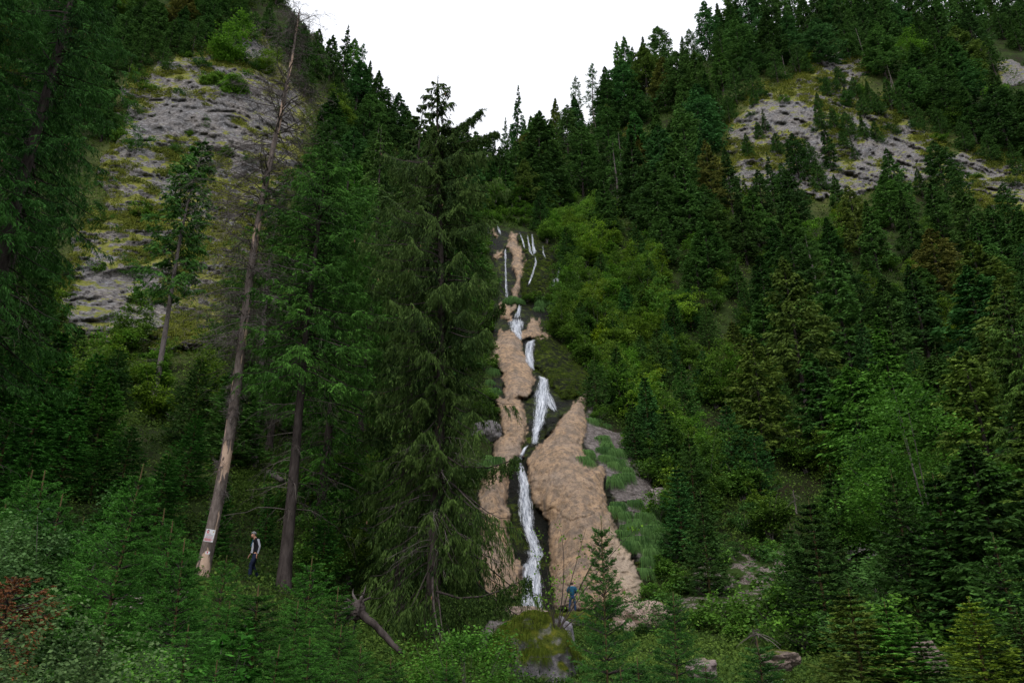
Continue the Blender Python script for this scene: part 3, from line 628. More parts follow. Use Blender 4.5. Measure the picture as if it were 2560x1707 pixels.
def plant(kindname, ms, loc, label, cat, tint=(1, 1, 1), rz=0.0, scale=1.0, group=None, tilt=(0, 0)):
    o = empty(kindname, loc, rz, scale); tag(o, label, cat, group); o.rotation_euler = (tilt[0], tilt[1], rz)
    for k, me in ms.items():
        c = bpy.data.objects.new(k, me); col.objects.link(c); c.parent = o; c.color = (*tint, 1)
        if k == 'cones': c['kind'] = 'stuff'
    return o

# far and middle-distance spruces (each mesh shared by several trees, each tree with its own height, turn and hue)
FAR = []
for i in range(7):
    Hh = 20.0
    FAR.append(tree_meshes('spruce', conifer(100+i, Hh, [4.2, 3.7, 4.6, 4.0, 4.8, 4.3, 3.5][i], cb=[.06,.12,.05,.16,.08,.22,.1][i], nb=150, n1=17, n2=4, sl=0.85, sw=0.12, droop=0.5, hang=0.32+0.05*(i % 3), tip=0.3,
               prof=[.9,1.0,.85,.95,.8,.9,1.0][i], cyl=[.05,.0,.15,.1,.2,.1,.0][i], trunk_r=0.24, wood=False, lumpy=0.4, deadlow=14, gap=-0.75, kink=0.15)))
SPIRE = [tree_meshes('spruce', conifer(150+i, 20.0, 2.3, cb=.05, nb=110, n1=14, n2=4, sl=0.7, sw=0.11, droop=0.6, hang=0.4, prof=0.95, trunk_r=0.22, wood=False, lumpy=0.45, gap=-0.5, kink=0.2)) for i in range(2)]
THIN = [tree_meshes('spruce', conifer(160+i, 20.0, 2.4, cb=.30, nb=80, n1=12, n2=3, sl=0.7, sw=0.10, droop=0.5, hang=0.4, prof=0.6, cyl=0.3, trunk_r=0.24, wood=True, lumpy=0.5, gap=-0.25, bare=0.5, deadlow=50, kink=0.3), bark='bark_grey') for i in range(2)]
# young pyramidal spruces with visible leaders, seen at 25-60 m
YOUNG = [tree_meshes('young_spruce', conifer(200+i, 8.0, [2.0, 1.7, 2.3][i], cb=.02, nb=150, n1=14, n2=5, sl=0.34, sw=0.045, droop=0.25, hang=0.12, tip=0.25, up=0.25, prof=0.85, trunk_r=0.09, whorl=0.42, wood=True, lumpy=0.25, leader=0.05), bark='shoot') for i in range(3)]
# foreground saplings, needles modelled
SAP = [tree_meshes('spruce_sapling', conifer(220+i, 4.5, [1.35, 1.15, 1.5][i], cb=.02, nb=125, n1=14, n2=5, sl=0.19, sw=0.008, droop=0.18, hang=0.12, tip=0.18, up=0.38, prof=0.8, trunk_r=0.030, whorl=0.26, wood=True, lumpy=0.22, leader=0.045, needle_n=7), bark='shoot') for i in range(3)]

# ------------------------------------------------------------------ broadleaf trees and bushes
def broadleaf(seed, Ht, R, stems=4, nclump=60, nleaf=70, leaf=0.14, spread=0.9, base=0.25, flat=0.45, stem_r=0.05, lobes=0.75, wide=0.42):
    rng = np.random.default_rng(seed)
    u = rng.normal(size=(nclump, 3)); u = norm(u)*(rng.uniform(0.35, 1, nclump)**0.5)[:, None]
    ctr = u*np.array([R, R, Ht*(1-base)/2]); ctr[:, 2] += Ht*(1+base)/2
    ctr *= (1+lobes*vnoise(u*1.6, seed)[:, None]); ctr[:, 2] = np.clip(ctr[:, 2], 0.1*Ht, None)
    k = np.repeat(np.arange(nclump), nleaf); cr = R*0.21*rng.uniform(0.6, 1.5, nclump)
    g = jit(rng, len(k)); g[:, 2] *= flat; P = ctr[k]+g*cr[k][:, None]*0.75
    P[:, 2] -= 0.12*np.hypot(g[:, 0], g[:, 1])**2*cr[k]
    D = norm(np.c_[rng.normal(size=(len(k), 2)), rng.normal(size=len(k))*0.3-0.25]); Nn = norm(np.array([0, 0, 1.0])+jit(rng, len(k), 0.5))
    L = leaf*rng.uniform(0.6, 1.3, len(k)); V, F = kites(P, D, L, L*wide, N=Nn, mid=0.45)
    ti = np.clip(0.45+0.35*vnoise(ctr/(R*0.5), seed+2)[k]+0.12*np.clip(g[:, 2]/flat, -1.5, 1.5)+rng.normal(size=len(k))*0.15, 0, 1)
    # stems out to the clumps
    pick = rng.permutation(nclump)[:min(nclump, stems*6)]; s = np.linspace(0, 1, 7)[None, :, None]
    st = rng.integers(0, stems, len(pick)); ang = np.arange(stems)*6.283/stems+rng.uniform(0, 6.28); b0 = np.stack([np.cos(ang)*R*0.05*stems**.5, np.sin(ang)*R*0.05*stems**.5, 0*ang-0.3], -1)[st]
    c1 = b0+np.array([0, 0, 1.0])*Ht*0.45+(ctr[pick]-b0)*np.array([0.25, 0.25, 0]); 
    path = b0[:, None]*(1-s)**2+2*c1[:, None]*s*(1-s)+ctr[pick][:, None]*s**2; path = path+np.cumsum(rng.normal(size=path.shape)*0.012*Ht*0.3, 1)*s
    rad = stem_r*(1-0.82*s[..., 0])*rng.uniform(0.6, 1, (len(pick), 1))
    return {'stems': tubes(path, rad, 5), 'crown': (V, F, np.repeat(ti, 4))}
def leafy_meshes(d, mat='leaves', bark='bark_grey', kind='tree'):
    r = {}; r['trunk' if kind == 'tree' else 'stems'] = mesh('stems', *d['stems'], [M[bark]], smooth=True)
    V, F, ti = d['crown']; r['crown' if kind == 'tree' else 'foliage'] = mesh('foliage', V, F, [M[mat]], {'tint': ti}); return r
BROAD = [leafy_meshes(broadleaf(300+i, 6.0, [2.6, 2.2, 3.0, 2.4][i], stems=3, nclump=95, nleaf=60, leaf=0.26, flat=[.4,.55,.35,.6][i], stem_r=0.06)) for i in range(4)]
BROADN = [leafy_meshes(broadleaf(312+i, 6.0, 2.7, stems=3, nclump=150, nleaf=110, leaf=0.13, flat=.4, stem_r=0.06)) for i in range(2)]
BUSH = [leafy_meshes(broadleaf(320+i, 1.6, [1.2, 1.0, 1.4][i], stems=4, nclump=34, nleaf=50, leaf=0.16, base=0.0, flat=0.6, stem_r=0.02), kind='bush') for i in range(3)]
PINE = [leafy_meshes(broadleaf(340+i, 2.2, [1.5, 1.2][i], stems=3, nclump=46, nleaf=55, leaf=0.24, base=0.0, flat=0.5, stem_r=0.03, wide=0.14), mat='needles', kind='bush') for i in range(2)]

# ------------------------------------------------------------------ placement of the forest
rngp = np.random.default_rng(77)
def pick(lst): return lst[int(rngp.integers(len(lst)))]
GREENS = {'dark': (0.66, 0.76, 0.66), 'blue': (0.66, 0.92, 0.9), 'olive': (1.35, 1.05, 0.72), 'mid': (0.9, 1.0, 0.8), 'fresh': (1.15, 1.4, 0.8), 'brown': (1.55, 0.88, 0.7), 'deep': (0.5, 0.62, 0.5), 'gold': (1.9, 1.5, 0.55)}
WORD = {'dark': 'dark green', 'blue': 'blue-green', 'olive': 'olive green', 'mid': 'green', 'fresh': 'bright green', 'brown': 'brownish', 'deep': 'very dark', 'gold': 'yellowish'}
def tinted(k, j=0.12): c = np.array(GREENS[k])*rngp.uniform(1-j, 1+j)*rngp.uniform(0.93, 1.07, 3); return tuple(float(v) for v in c)
ORD = ['first','second','third','fourth','fifth','sixth','seventh','eighth','ninth','tenth','eleventh','twelfth','thirteenth','fourteenth','fifteenth','sixteenth','seventeenth','eighteenth','nineteenth','twentieth']
WOODS = []     # (object, zone, tip px, tip py, colour word)
FOOT = []      # foot points taken
def spruce_at(px, py, Ht, kind='mid', lib=None, wide=1.0, zone=None, name='spruce', cat='spruce', label=None, tilt=(0, 0), lean=0.0):
    foot, h = tip_place(px, py, Ht); lib = lib or FAR; base_h = 20.0 if lib in (FAR, SPIRE, THIN) else (8.0 if lib is YOUNG else 4.5)
    s = h/base_h; ms = pick(lib); o = plant(name, ms, foot, label, cat, tinted(kind), rngp.uniform(0, 6.28), (s**0.75*wide, s**0.75*wide, s), tilt=tilt)
    FOOT.append(foot); WOODS.append((o, zone, px, py, WORD[kind], h)) if zone else None
    return o
ZN = 'in the notch below the lone spire'
Z1 = 'along the right-hand skyline'; Z2 = 'on the valley head between the two hills'; Z3 = 'along the left-hand skyline'
for a in [(1293,214,24,'blue',SPIRE,.9),(1263,294,16,'blue',SPIRE,.9),(1234,345,15,'dark',SPIRE,1)]: spruce_at(a[0], a[1], a[2], a[3], a[4], a[5], zone=Z2)
for a in [(1215,338,15,'dark'),(1190,328,16,'mid'),(1165,318,16,'dark'),(1145,330,15,'deep'),(1278,312,15,'blue'),(1310,300,16,'dark'),(1326,288,18,'mid'),(1250,365,13,'dark'),(1200,375,13,'mid'),(1290,352,15,'dark'),(1228,395,12,'deep'),(1265,400,13,'mid'),(1332,345,16,'dark'),(1375,296,19,'mid'),(1172,385,13,'dark'),(1312,395,14,'olive'),(1150,400,12,'mid'),(1350,400,14,'dark'),(1395,380,15,'mid')]: spruce_at(a[0], a[1], a[2], a[3], FAR, 1.15, zone=ZN)
for a in [(1349,275,20,'dark',FAR,1.15),(1389,245,21,'olive',FAR,1.05),(1416,262,20,'mid',FAR,1),(1437,188,24,'dark',THIN,.9),(1477,159,24,'blue',THIN,1.0),(1512,166,20,'deep',FAR,1.1),(1541,104,24,'fresh',FAR,.8),(1559,91,22,'mid',FAR,.8),(1579,117,20,'dark',FAR,.8),
          (1605,91,20,'dark',FAR,1),(1643,66,22,'mid',FAR,1.2),(1705,91,14,'fresh',FAR,.9),(1722,72,14,'mid',FAR,.9),(1760,2,22,'blue',FAR,1.1),(1790,8,20,'dark',FAR,1.1)]: spruce_at(a[0], a[1], a[2], a[3], a[4], a[5], zone=Z1)
for a in [(1820,-45,27,'mid'),(1855,-55,28,'blue'),(1885,-40,26,'dark'),(1910,-70,28,'dark'),(1945,-35,25,'deep'),(1975,-45,27,'mid'),(2002,-20,24,'dark'),(2029,-32,24,'dark'),(2050,-50,26,'mid'),(2073,-28,23,'blue'),(2092,-10,21,'dark'),(2115,-45,26,'mid'),(2145,-25,24,'deep'),(2170,-40,26,'dark'),(2196,-22,23,'mid'),(2219,-32,24,'blue'),(2245,-50,27,'dark'),(2275,-60,28,'dark'),(2310,-50,27,'mid'),(2340,-70,28,'mid'),(2372,-55,28,'deep'),(2400,-65,28,'dark'),(2435,-60,28,'mid'),(2470,-75,29,'mid'),(2505,-60,28,'dark'),(2540,-75,29,'dark')]: spruce_at(*a, zone='along the skyline at the upper right edge')
for a in [(735,20,14,'blue',SPIRE,1),(760,55,14,'dark',FAR,1),(800,72,16,'mid',FAR,1),(835,85,15,'dark',FAR,1),(870,64,20,'dark',SPIRE,1.1),(888,95,16,'fresh',FAR,.9),(907,109,20,'blue',THIN,.9),(928,150,18,'dark',FAR,.9),(949,175,20,'dark',FAR,1.1),(965,215,17,'deep',FAR,1),(998,230,16,'blue',FAR,1.1),(1020,267,14,'dark',FAR,1)]: spruce_at(a[0], a[1], a[2], a[3], a[4], a[5], zone=Z3)
for a in [(292,-10,13,'dark'),(325,25,12,'mid'),(352,0,13,'dark'),(385,35,11,'deep'),(410,5,13,'mid'),(440,45,10,'dark'),(468,10,12,'deep'),(500,40,11,'mid'),(530,5,12,'dark'),(300,90,9,'dark'),(340,110,8,'mid'),(370,80,9,'dark'),(420,85,8,'deep'),(265,150,9,'dark'),(600,10,12,'dark'),(640,30,10,'mid'),(680,0,12,'deep'),(560,50,9,'mid'),(470,90,6,'fresh'),(700,60,10,'dark')]: spruce_at(*a, zone='in the row above the left-hand cliff top')
for a in [(2090,165,9,'dark'),(2130,188,9,'deep'),(2165,200,10,'mid'),(2060,195,8,'dark'),(2185,228,9,'dark'),(2108,212,8,'mid'),(2040,228,7,'dark'),(2150,240,8,'mid'),(1790,200,14,'dark'),(1830,168,14,'mid'),(1872,150,14,'dark'),(1752,226,16,'mid'),(1930,118,14,'deep'),(1985,98,14,'mid'),(1815,236,10,'olive'),(1880,212,8,'dark'),(2010,130,9,'dark'),(2280,250,10,'mid'),(2335,262,10,'dark'),(2395,300,10,'mid'),(2245,215,12,'dark'),(2040,250,10,'dark'),(2075,262,9,'mid'),(2110,275,10,'dark'),(2150,285,9,'deep'),(2182,300,8,'mid'),(2100,320,7,'dark'),(1890,300,7,'dark'),(1935,330,8,'mid'),(1862,330,9,'dark'),(2012,345,10,'mid'),(2035,392,10,'dark'),(1950,402,12,'mid'),(1892,422,12,'dark'),(2082,432,12,'mid'),(2460,330,10,'dark'),(2520,350,11,'mid'),(2210,190,13,'deep')]: spruce_at(*a, zone='clustered on top of the right-hand grey outcrop')
# trees standing in front of the right-hand outcrop, and other conspicuous ones
for a in [(1978,329,15,'deep',FAR,1.0),(2055,300,16,'dark',SPIRE,1.2),(2212,366,17,'mid',FAR,1.0),(2332,351,18,'dark',FAR,1.2),(1916,380,14,'dark',SPIRE,1),(1762,347,19,'brown',FAR,1.0),(1857,435,14,'gold',SPIRE,1.1),(2504,457,12,'dark',FAR,1),(1963,420,16,'dark',FAR,1.1),(2117,461,15,'olive',FAR,1.1),(1810,366,17,'dark',FAR,1.0),(2160,500,15,'mid',FAR,1.1),(2250,470,16,'dark',FAR,1),(2400,470,15,'mid',FAR,1.1),
          (1905,268,8,'dark',SPIRE,1.2),(2128,347,6,'fresh',SPIRE,1.4),(2290,420,8,'mid',FAR,1)]: spruce_at(a[0], a[1], a[2], a[3], a[4], a[5], zone='in front of the right-hand grey outcrop')
for a in [(1956,640,20,'olive',FAR,1.1),(2070,610,20,'mid',FAR,1.1),(2493,716,15,'olive',FAR,1.2),(2150,797,11,'blue',YOUNG,1.0),(2278,873,8,'blue',YOUNG,1.1),(2248,895,7,'mid',YOUNG,1.0),(2336,862,8,'dark',YOUNG,1.1),(1718,716,7,'blue',YOUNG,1.2),(1762,760,7,'mid',YOUNG,1.1),(1857,712,9,'dark',YOUNG,1.1),(1828,797,9,'olive',YOUNG,1.3),(1755,870,7,'blue',YOUNG,1),(1930,899,8,'mid',YOUNG,1.1),(1813,1001,9,'blue',YOUNG,1.1),
          (1660,790,8,'blue',YOUNG,.9),(1600,830,7,'mid',YOUNG,1),(2073,1165,10.5,'deep',YOUNG,1.15),(2226,1174,10,'deep',YOUNG,1.0),(1973,1310,5,'mid',YOUNG,1.0),(2020,1240,7,'deep',YOUNG,1.1),(2330,1180,11,'deep',YOUNG,1.3),(2420,1100,12,'deep',FAR,1.3),(2540,980,15,'olive',FAR,1.2),(2140,1050,9,'dark',YOUNG,1.2),(1880,1060,7,'blue',YOUNG,1),(2480,1330,6,'mid',YOUNG,1.1),(2120,1470,3.2,'olive',YOUNG,1.5),(2290,1560,3.0,'mid',YOUNG,1.5),(2420,1490,3.6,'gold',YOUNG,1.3),(2540,1520,4,'mid',YOUNG,1.3),(2210,1500,3,'fresh',YOUNG,1.4)]:
    spruce_at(a[0], a[1], a[2], a[3], a[4], a[5], zone='on the dark lower right slope', name='young_spruce' if a[4] is YOUNG else 'spruce')

for a in [(1560,700,8,'blue'),(1620,640,10,'dark'),(1500,620,9,'mid'),(1450,750,7,'dark'),(1540,860,8,'dark'),(1610,930,8,'blue'),(1485,890,6,'mid'),(1660,1010,8,'dark'),(1700,900,9,'mid'),(1415,560,9,'dark'),(1590,560,12,'dark'),(1680,740,9,'deep'),(1640,820,8,'mid'),(1720,1080,8,'dark'),(1690,1160,7,'blue'),(1750,1220,7,'dark'),(1530,770,7,'mid'),(1580,1000,6,'dark'),(1350,470,10,'dark'),(1180,470,10,'mid')]: spruce_at(a[0], a[1], a[2], a[3], YOUNG, 1.1, zone='among the leafy thicket right of the falls', name='young_spruce')
# filler spruces over the wooded slopes
CLEAR = [LCLIFF, RCLIFF, FALLS, BROCK, SKYGAP, FARR]
BROADZONE = [(1330,480),(1440,520),(1560,600),(1680,680),(1700,860),(1640,1000),(1760,1180),(1800,1330),(1700,1300),(1560,1040),(1400,850),(1370,700)]
def clear_ok(foot, h, rad, allow=0.0):
    for f in (0.35, 0.6, 0.8, 1.0):
        q = foot+np.array([0, 0, h*f])
        for dx in (-0.6*rad*(1.1-f), 0, 0.6*rad*(1.1-f)):
            pr = project(q+np.array([dx, 0, 0]))
            for poly in CLEAR:
                if sdist(pr[0], pr[1], poly) > {id(SKYGAP): 6, id(RCLIFF): 26, id(LCLIFF): 14}.get(id(poly), 4): return False
            if inpoly(pr[0], pr[1], BROADZONE) and f > 0.5: return False
    return True
def fill(poly, step, hs, kinds, zonef, limit, lib=None, seed=1, mind=4.0, name='spruce', wide=1.32):
    rg = np.random.default_rng(seed); xs = [q[0] for q in poly]; ys = [q[1] for q in poly]; pts = []
    y = min(ys)
    while y < max(ys):
        x = min(xs)+rg.uniform(0, step)
        while x < max(xs): pts.append((x+rg.uniform(-.4, .4)*step, y+rg.uniform(-.4, .4)*step*0.8)); x += step
        y += step*0.8
    pts = [q for q in pts if inpoly(q[0], q[1], poly)]; rg.shuffle(pts); n = 0
    for (x, y) in pts:
        if n >= limit: break
        t = float(hit(x, y)[0])
        if np.isnan(t) or t < 20: continue
        f = CAM+raydir(x, y)*t; h = rg.uniform(*hs)
        if any((q[0]-f[0])**2+(q[1]-f[1])**2 < mind**2 for q in FOOT): continue
        if not clear_ok(f, h, h*0.16): continue
        k = kinds[int(rg.integers(len(kinds)))]; L = lib or (THIN if rg.uniform() < 0.07 else FAR); bh = 20.0 if L is not YOUNG else 8.0; s = h/bh; wd = wide*rg.uniform(0.85, 1.2)
        foot = np.array([f[0], f[1], float(H(f[0], f[1]))]); tp = project(foot+np.array([0, 0, h]))
        o = plant(name, pick(L), foot, None, 'spruce', tinted(k), rg.uniform(0, 6.28), (s**.75*wd, s**.75*wd, s))
        WOODS.append((o, zonef(tp[0], tp[1]), tp[0], tp[1], WORD[k], h)); FOOT.append(foot); n += 1
    return n
KR = ['dark','dark','mid','olive','blue','deep','dark','mid','brown']
def zr(x, y):
    if y < 330: return 'on the upper right hillside' if x > 2100 else 'on the crest above the right-hand outcrop' if x > 1750 else 'on the steep wood right of the sky gap'
    if y < 560: return 'on the wooded slope right of the falls, level with the outcrop' if x < 1800 else 'at the foot of the right-hand outcrop'
    if y < 800: return 'in the middle of the right-hand wood' if x > 2000 else 'right of the upper falls'
    return 'low in the right-hand wood'
n1 = fill([(1270,330),(1480,180),(1620,120),(1740,90),(2640,-120),(2640,420),(2290,330),(2100,240),(1900,220),(1820,300),(1800,420),(1800,620),(1560,640),(1350,560)], 40, (14, 25), KR, zr, 84, seed=5, mind=4.6)
n2 = fill([(1560,560),(1800,520),(2640,560),(2640,1350),(2300,1330),(1990,1300),(1840,1250),(1700,1000),(1720,760)], 60, (7, 16), KR+['fresh', 'mid', 'mid'], zr, 62, seed=6, mind=5.0)
def zl(x, y): return 'on the shoulder left of the sky gap' if x > 680 else 'above the left-hand cliff'
n3 = fill([(-40,-60),(720,-60),(740,60),(860,160),(960,300),(1060,400),(1180,420),(1190,560),(900,620),(800,420),(760,260),(640,80),(400,110),(290,240),(240,420),(-40,300)], 46, (8, 17), KR+['fresh'], zl, 70, seed=7, mind=4.6)
n4 = fill([(800,520),(1180,560),(1210,760),(1180,1050),(900,1100),(760,900),(600,880),(760,700)], 60, (10, 17), ['dark','mid','fresh','deep'], lambda x, y: 'between the left-hand cliff and the falls', 26, seed=8, mind=4.5)
n5 = fill([(-60,560),(150,640),(240,860),(420,900),(700,900),(760,1100),(560,1200),(300,1180),(-60,1100)], 70, (5, 10), ['dark','mid','fresh','deep'], lambda x, y: 'on the slope below the left-hand cliff', 30, seed=9, mind=4.0, lib=YOUNG, name='young_spruce', wide=1.2)
def forest_mass(keep=285):
    # past some 300 spruces the smallest in view stand as one wood
    global WOODS
    sp = [w_ for w_ in WOODS if w_[0].name.startswith('spruce')]; sp.sort(key=lambda w_: -w_[5]/np.linalg.norm(np.array(w_[0].location)-CAM)); rest = sp[keep:]
    if not rest: return
    VT, FT, TI, VK, FK = [], [], [], [], []; rg = np.random.default_rng(3); nv = 0; nk = 0
    C.view_layer.update()
    for w_ in rest:
        o = w_[0]; Mx = np.array(o.matrix_world)
        for c in list(o.children):
            if c.name.startswith('crown') or c.name.startswith('trunk'):
                me = c.data; v = np.zeros(len(me.vertices)*3, np.float32); me.vertices.foreach_get('co', v); v = v.reshape(-1, 3)@Mx[:3, :3].T+Mx[:3, 3]
                if c.name.startswith('crown'):
                    t = np.zeros(len(v), np.float32); me.attributes['tint'].data.foreach_get('value', t); q = v.reshape(-1, 4, 3); t = t.reshape(-1, 4); k = rg.uniform(size=len(q)) < 0.6; q = q[k]; t = t[k]; VT.append(q.reshape(-1, 3)); TI.append(t.ravel()*0.9)
                else:
                    K, sd = 14, 12; i = np.arange(K-1)[:, None]*sd; s_ = np.arange(sd)[None]; s2 = (s_+1) % sd; f = np.stack([i+s_, i+s2, i+sd+s2, i+sd+s_], -1).reshape(-1, 4); VK.append(v); FK.append(f+nk); nk += len(v)
            bpy.data.objects.remove(c)
        bpy.data.objects.remove(o)
    V = np.vstack(VT); F = np.arange(len(V)).reshape(-1, 4); n0 = len(F); F2 = np.vstack(FK)+len(V); Vk = np.vstack(VK)
    me = mesh('spruce_wood', np.vstack([V, Vk]), [F, F2], [M['needles'], M['bark']], {'tint': np.r_[np.concatenate(TI), np.zeros(len(Vk))]}, mi=np.r_[np.zeros(n0), np.ones(len(F2))])
    o = obj('spruce_wood', me); o.color = (0.8, 0.88, 0.72, 1); tag(o, 'mass of smaller dark spruces packed between the larger ones on the far slopes', 'wood', kind='stuff')
    gone = {id(w_) for w_ in rest}; WOODS = [w_ for w_ in WOODS if id(w_) not in gone]
forest_mass()
print('FILL', n1, n2, n3, n4, n5)
# ------------------------------------------------------------------ broadleaf thicket right of the falls
def leafy_at(px, py, ms, size, tint, label=None, cat='tree', zone=None, name='broadleaf_tree', foot=None, word='', wide=1.0, keepz=False):
    f = ground_at(px, py) if foot is None else foot; f = np.array([f[0], f[1], f[2] if keepz else float(H(f[0], f[1]))]); s = size
    o = plant(name, ms, f, label, cat, tint, rngp.uniform(0, 6.28), (s*wide, s*wide, s)); tp = project(f+np.array([0, 0, 3*s]))
    if zone: LEAFY.append((o, zone, tp[0], tp[1], word, size, name))
    FOOT.append(f); return o
LEAFY = []
LT = [((1.0, 1.0, 0.9), 'green'), ((1.25, 1.12, 0.75), 'yellow-green'), ((0.8, 0.9, 0.9), 'dark green'), ((1.0, 1.15, 0.8), 'bright green'), ((1.15, 1.0, 0.85), 'olive green'), ((1.6, 1.25, 0.5), 'yellowing')]
def zb(x, y):
    if y < 640: return 'above the head of the falls'
    if y < 800: return 'just right of the upper falls'
    if y < 1000: return 'beside the mossy overhang of the falls'
    return 'on the slope right of the tan travertine face'
rg = np.random.default_rng(12); cnt = 0
pts = []
y = 480
while y < 1340:
    x = 1180
    while x < 1830: pts.append((x+rg.uniform(-16, 16), y+rg.uniform(-13, 13))); x += 40
    y += 34
for (x, y) in pts:
    inz = inpoly(x, y, BROADZONE) or (1190 < x < 1400 and y < 545 and y > 470)
    if not inz or cnt > 120: continue
    t = float(hit(x, y)[0])
    if np.isnan(t): continue
    sz = rg.uniform(0.55, 1.0)*(1.0 if y < 900 else 0.75); f = CAM+raydir(x, y)*t
    if sdist(*project(f+np.array([0, 0, 3.0*sz])), FALLS) > 12 or sdist(*project(f+np.array([-2*sz, 0, 3.0*sz])), FALLS) > 22: sz *= 0.5
    if sdist(*project(f+np.array([-1.2*sz, 0, 2.5*sz])), FALLS) > 16: continue
    ti, wd = LT[int(rg.choice([0, 1, 2, 3, 4, 5], p=[.28, .24, .18, .14, .13, .03]))]; ti = tuple(np.array(ti)*rg.uniform(.66, 1.3))
    leafy_at(x, y, BROAD[int(rg.integers(4))], sz, ti, zone=zb(x, y), foot=f, word=wd); cnt += 1
# single leafy trees and bushes seen elsewhere
for (x, y, s, ti, lb) in [(1270,520,.9,3,'bright green leafy tree glowing at the valley head above the falls'),(2060,640,1.1,3,'bright green leafy tree among dark spruces right of the falls'),(1790,1010,.9,0,'round green leafy tree low in the right-hand wood'),
        (575,250,1.2,3,'fresh green leafy tree on top of the left-hand cliff'),(560,165,1.5,3,'tall fresh green tree behind the top of the left-hand cliff'),(660,190,1.0,1,'yellow-green leafy tree at the right end of the cliff top'),(520,225,.8,0,'small pale tree with thin stem on the cliff edge'),
        (900,215,1.4,1,'yellow-green leafy tree under the left skyline'),(860,330,1.3,4,'olive leafy tree below the left skyline'),(2280,160,1.6,3,'bright leafy tree on the upper right hillside'),(2420,230,1.6,1,'yellow-green leafy tree near the upper right edge'),(2390,330,1.5,0,'green leafy tree right of the grey outcrop'),
        (2500,330,1.5,3,'leafy tree at the right edge above the turf slope'),(2560,380,1.3,2,'dark leafy tree at the far right above the turf slope'),(2340,290,1.3,2,'dark leafy bush tree beside the grey outcrop top'),(2020,170,.8,5,'small yellow leafy tree left of the topmost grey rock')]:
    ti_, wd = LT[ti]; leafy_at(x, y, pick(BROAD), s, ti_, lb, 'tree')
for (foot, s, ti, lb) in [(atY(2330,1230,42), 1.35, (0.75, 1.0, 0.85), 'large broadleaf tree with spreading boughs at the lower right'), (atY(2200,1180,46), 1.0, (0.7, 0.9, 0.8), 'smaller broadleaf tree left of the large one at lower right')]:
    leafy_at(0, 0, pick(BROADN), s, ti, lb, 'tree', foot=foot, wide=1.1)
k = 0; rg = np.random.default_rng(44)
for y in np.arange(610, 1420, 74):
    for x in np.arange(1760, 2600, 88):
        xx = x+rg.uniform(-40, 40); yy = y+rg.uniform(-34, 34); t = float(hit(xx, yy)[0]); 
        if np.isnan(t) or rg.uniform() < 0.22 or inpoly(xx, yy, BROCK): continue
        ti, wd = LT[int(rg.choice([0, 1, 2, 3, 4, 5], p=[.25, .14, .27, .2, .11, .03]))]; ti = tuple(np.array(ti)*rg.uniform(.75, 1.05)); f = CAM+raydir(xx, yy)*t
        leafy_at(xx, yy, BROAD[int(rg.integers(4))], rg.uniform(.45, .85), ti, zone='scattered through the upper right-hand wood' if yy < 850 else 'scattered through the middle right-hand wood' if yy < 1130 else 'scattered through the lower right-hand wood', foot=f, word=wd)
for (px0, y0, px1, y1, nn, zn) in ((0, 760, 760, 1100, 26, 'on the bank under the left-hand cliff'), (300, 40, 760, 130, 9, 'along the top of the left-hand cliff'), (760, 200, 1000, 520, 14, 'under the left-hand skyline'), (780, 1150, 1100, 1500, 14, 'behind the old spruce')):
    for _ in range(nn):
        xx, yy = rg.uniform(px0, px1), rg.uniform(y0, y1); t = float(hit(xx, yy)[0])
        if np.isnan(t) or inpoly(xx, yy, LCLIFF) or t < 25: continue
        ti, wd = LT[int(rg.choice([0, 1, 2, 3, 4]))]; leafy_at(xx, yy, BROAD[int(rg.integers(4))], rg.uniform(.35, .7), ti, zone=zn, foot=CAM+raydir(xx, yy)*t, word=wd)
def fringe_foot(x, y):
    t = float(hit(x, y)[0]); t = 1e3 if np.isnan(t) else t
    return CAM+raydir(x, y)*(min(float(surf('travertine_cliff', x, y)), t)-0.15)
for (x, y, s) in [(1196,585,1.3),(1200,635,1.2),(1203,685,1.2),(1207,735,1.2),(1212,785,1.0),(1212,830,1.0),(1214,880,1.0),(1217,925,1.0),(1222,1040,.8),(1217,1005,.8),(1232,556,1.3),(1262,553,1.4),(1310,565,1.1),(1345,574,1.2),(1378,598,1.3),(1402,640,1.1),(1418,672,1.4),(1420,705,1.5),(1404,745,1.2),(1372,760,1.0),(1318,752,.6),(1340,756,.8),(1398,850,1.1),(1432,880,1.1),(1465,905,1.1),(1486,940,.9),(1395,800,1.1),(1480,1005,.8),(1495,1050,.7),(1590,1130,1.0),(1620,1200,1.0),(1645,1290,1.0)]:
    leafy_at(x, y, pick(BUSH), s*1.2, tuple(np.array([0.9, 1.0, .8])*rngp.uniform(.6, 1.2)), None, 'bush', zone='fringing the rock of the falls', name='bush', word='green', foot=fringe_foot(x, y), keepz=True)
for (x, y, s) in [(1190,545,.5),(1225,538,.5),(1255,535,.5),(1285,540,.45),(1312,545,.5),(1340,545,.55),(1368,560,.55),(1240,505,.65),(1300,500,.65),(1205,500,.6),(1345,500,.7),(1392,585,.5),(1180,570,.45),(1280,515,.5)]:
    leafy_at(x, y, pick(BROAD), s, tuple(np.array([0.9, 1.1, .8])*rngp.uniform(.5, 1.05)), None, 'tree', zone='crowding the head of the falls', word='green', foot=fringe_foot(x, y), keepz=True)
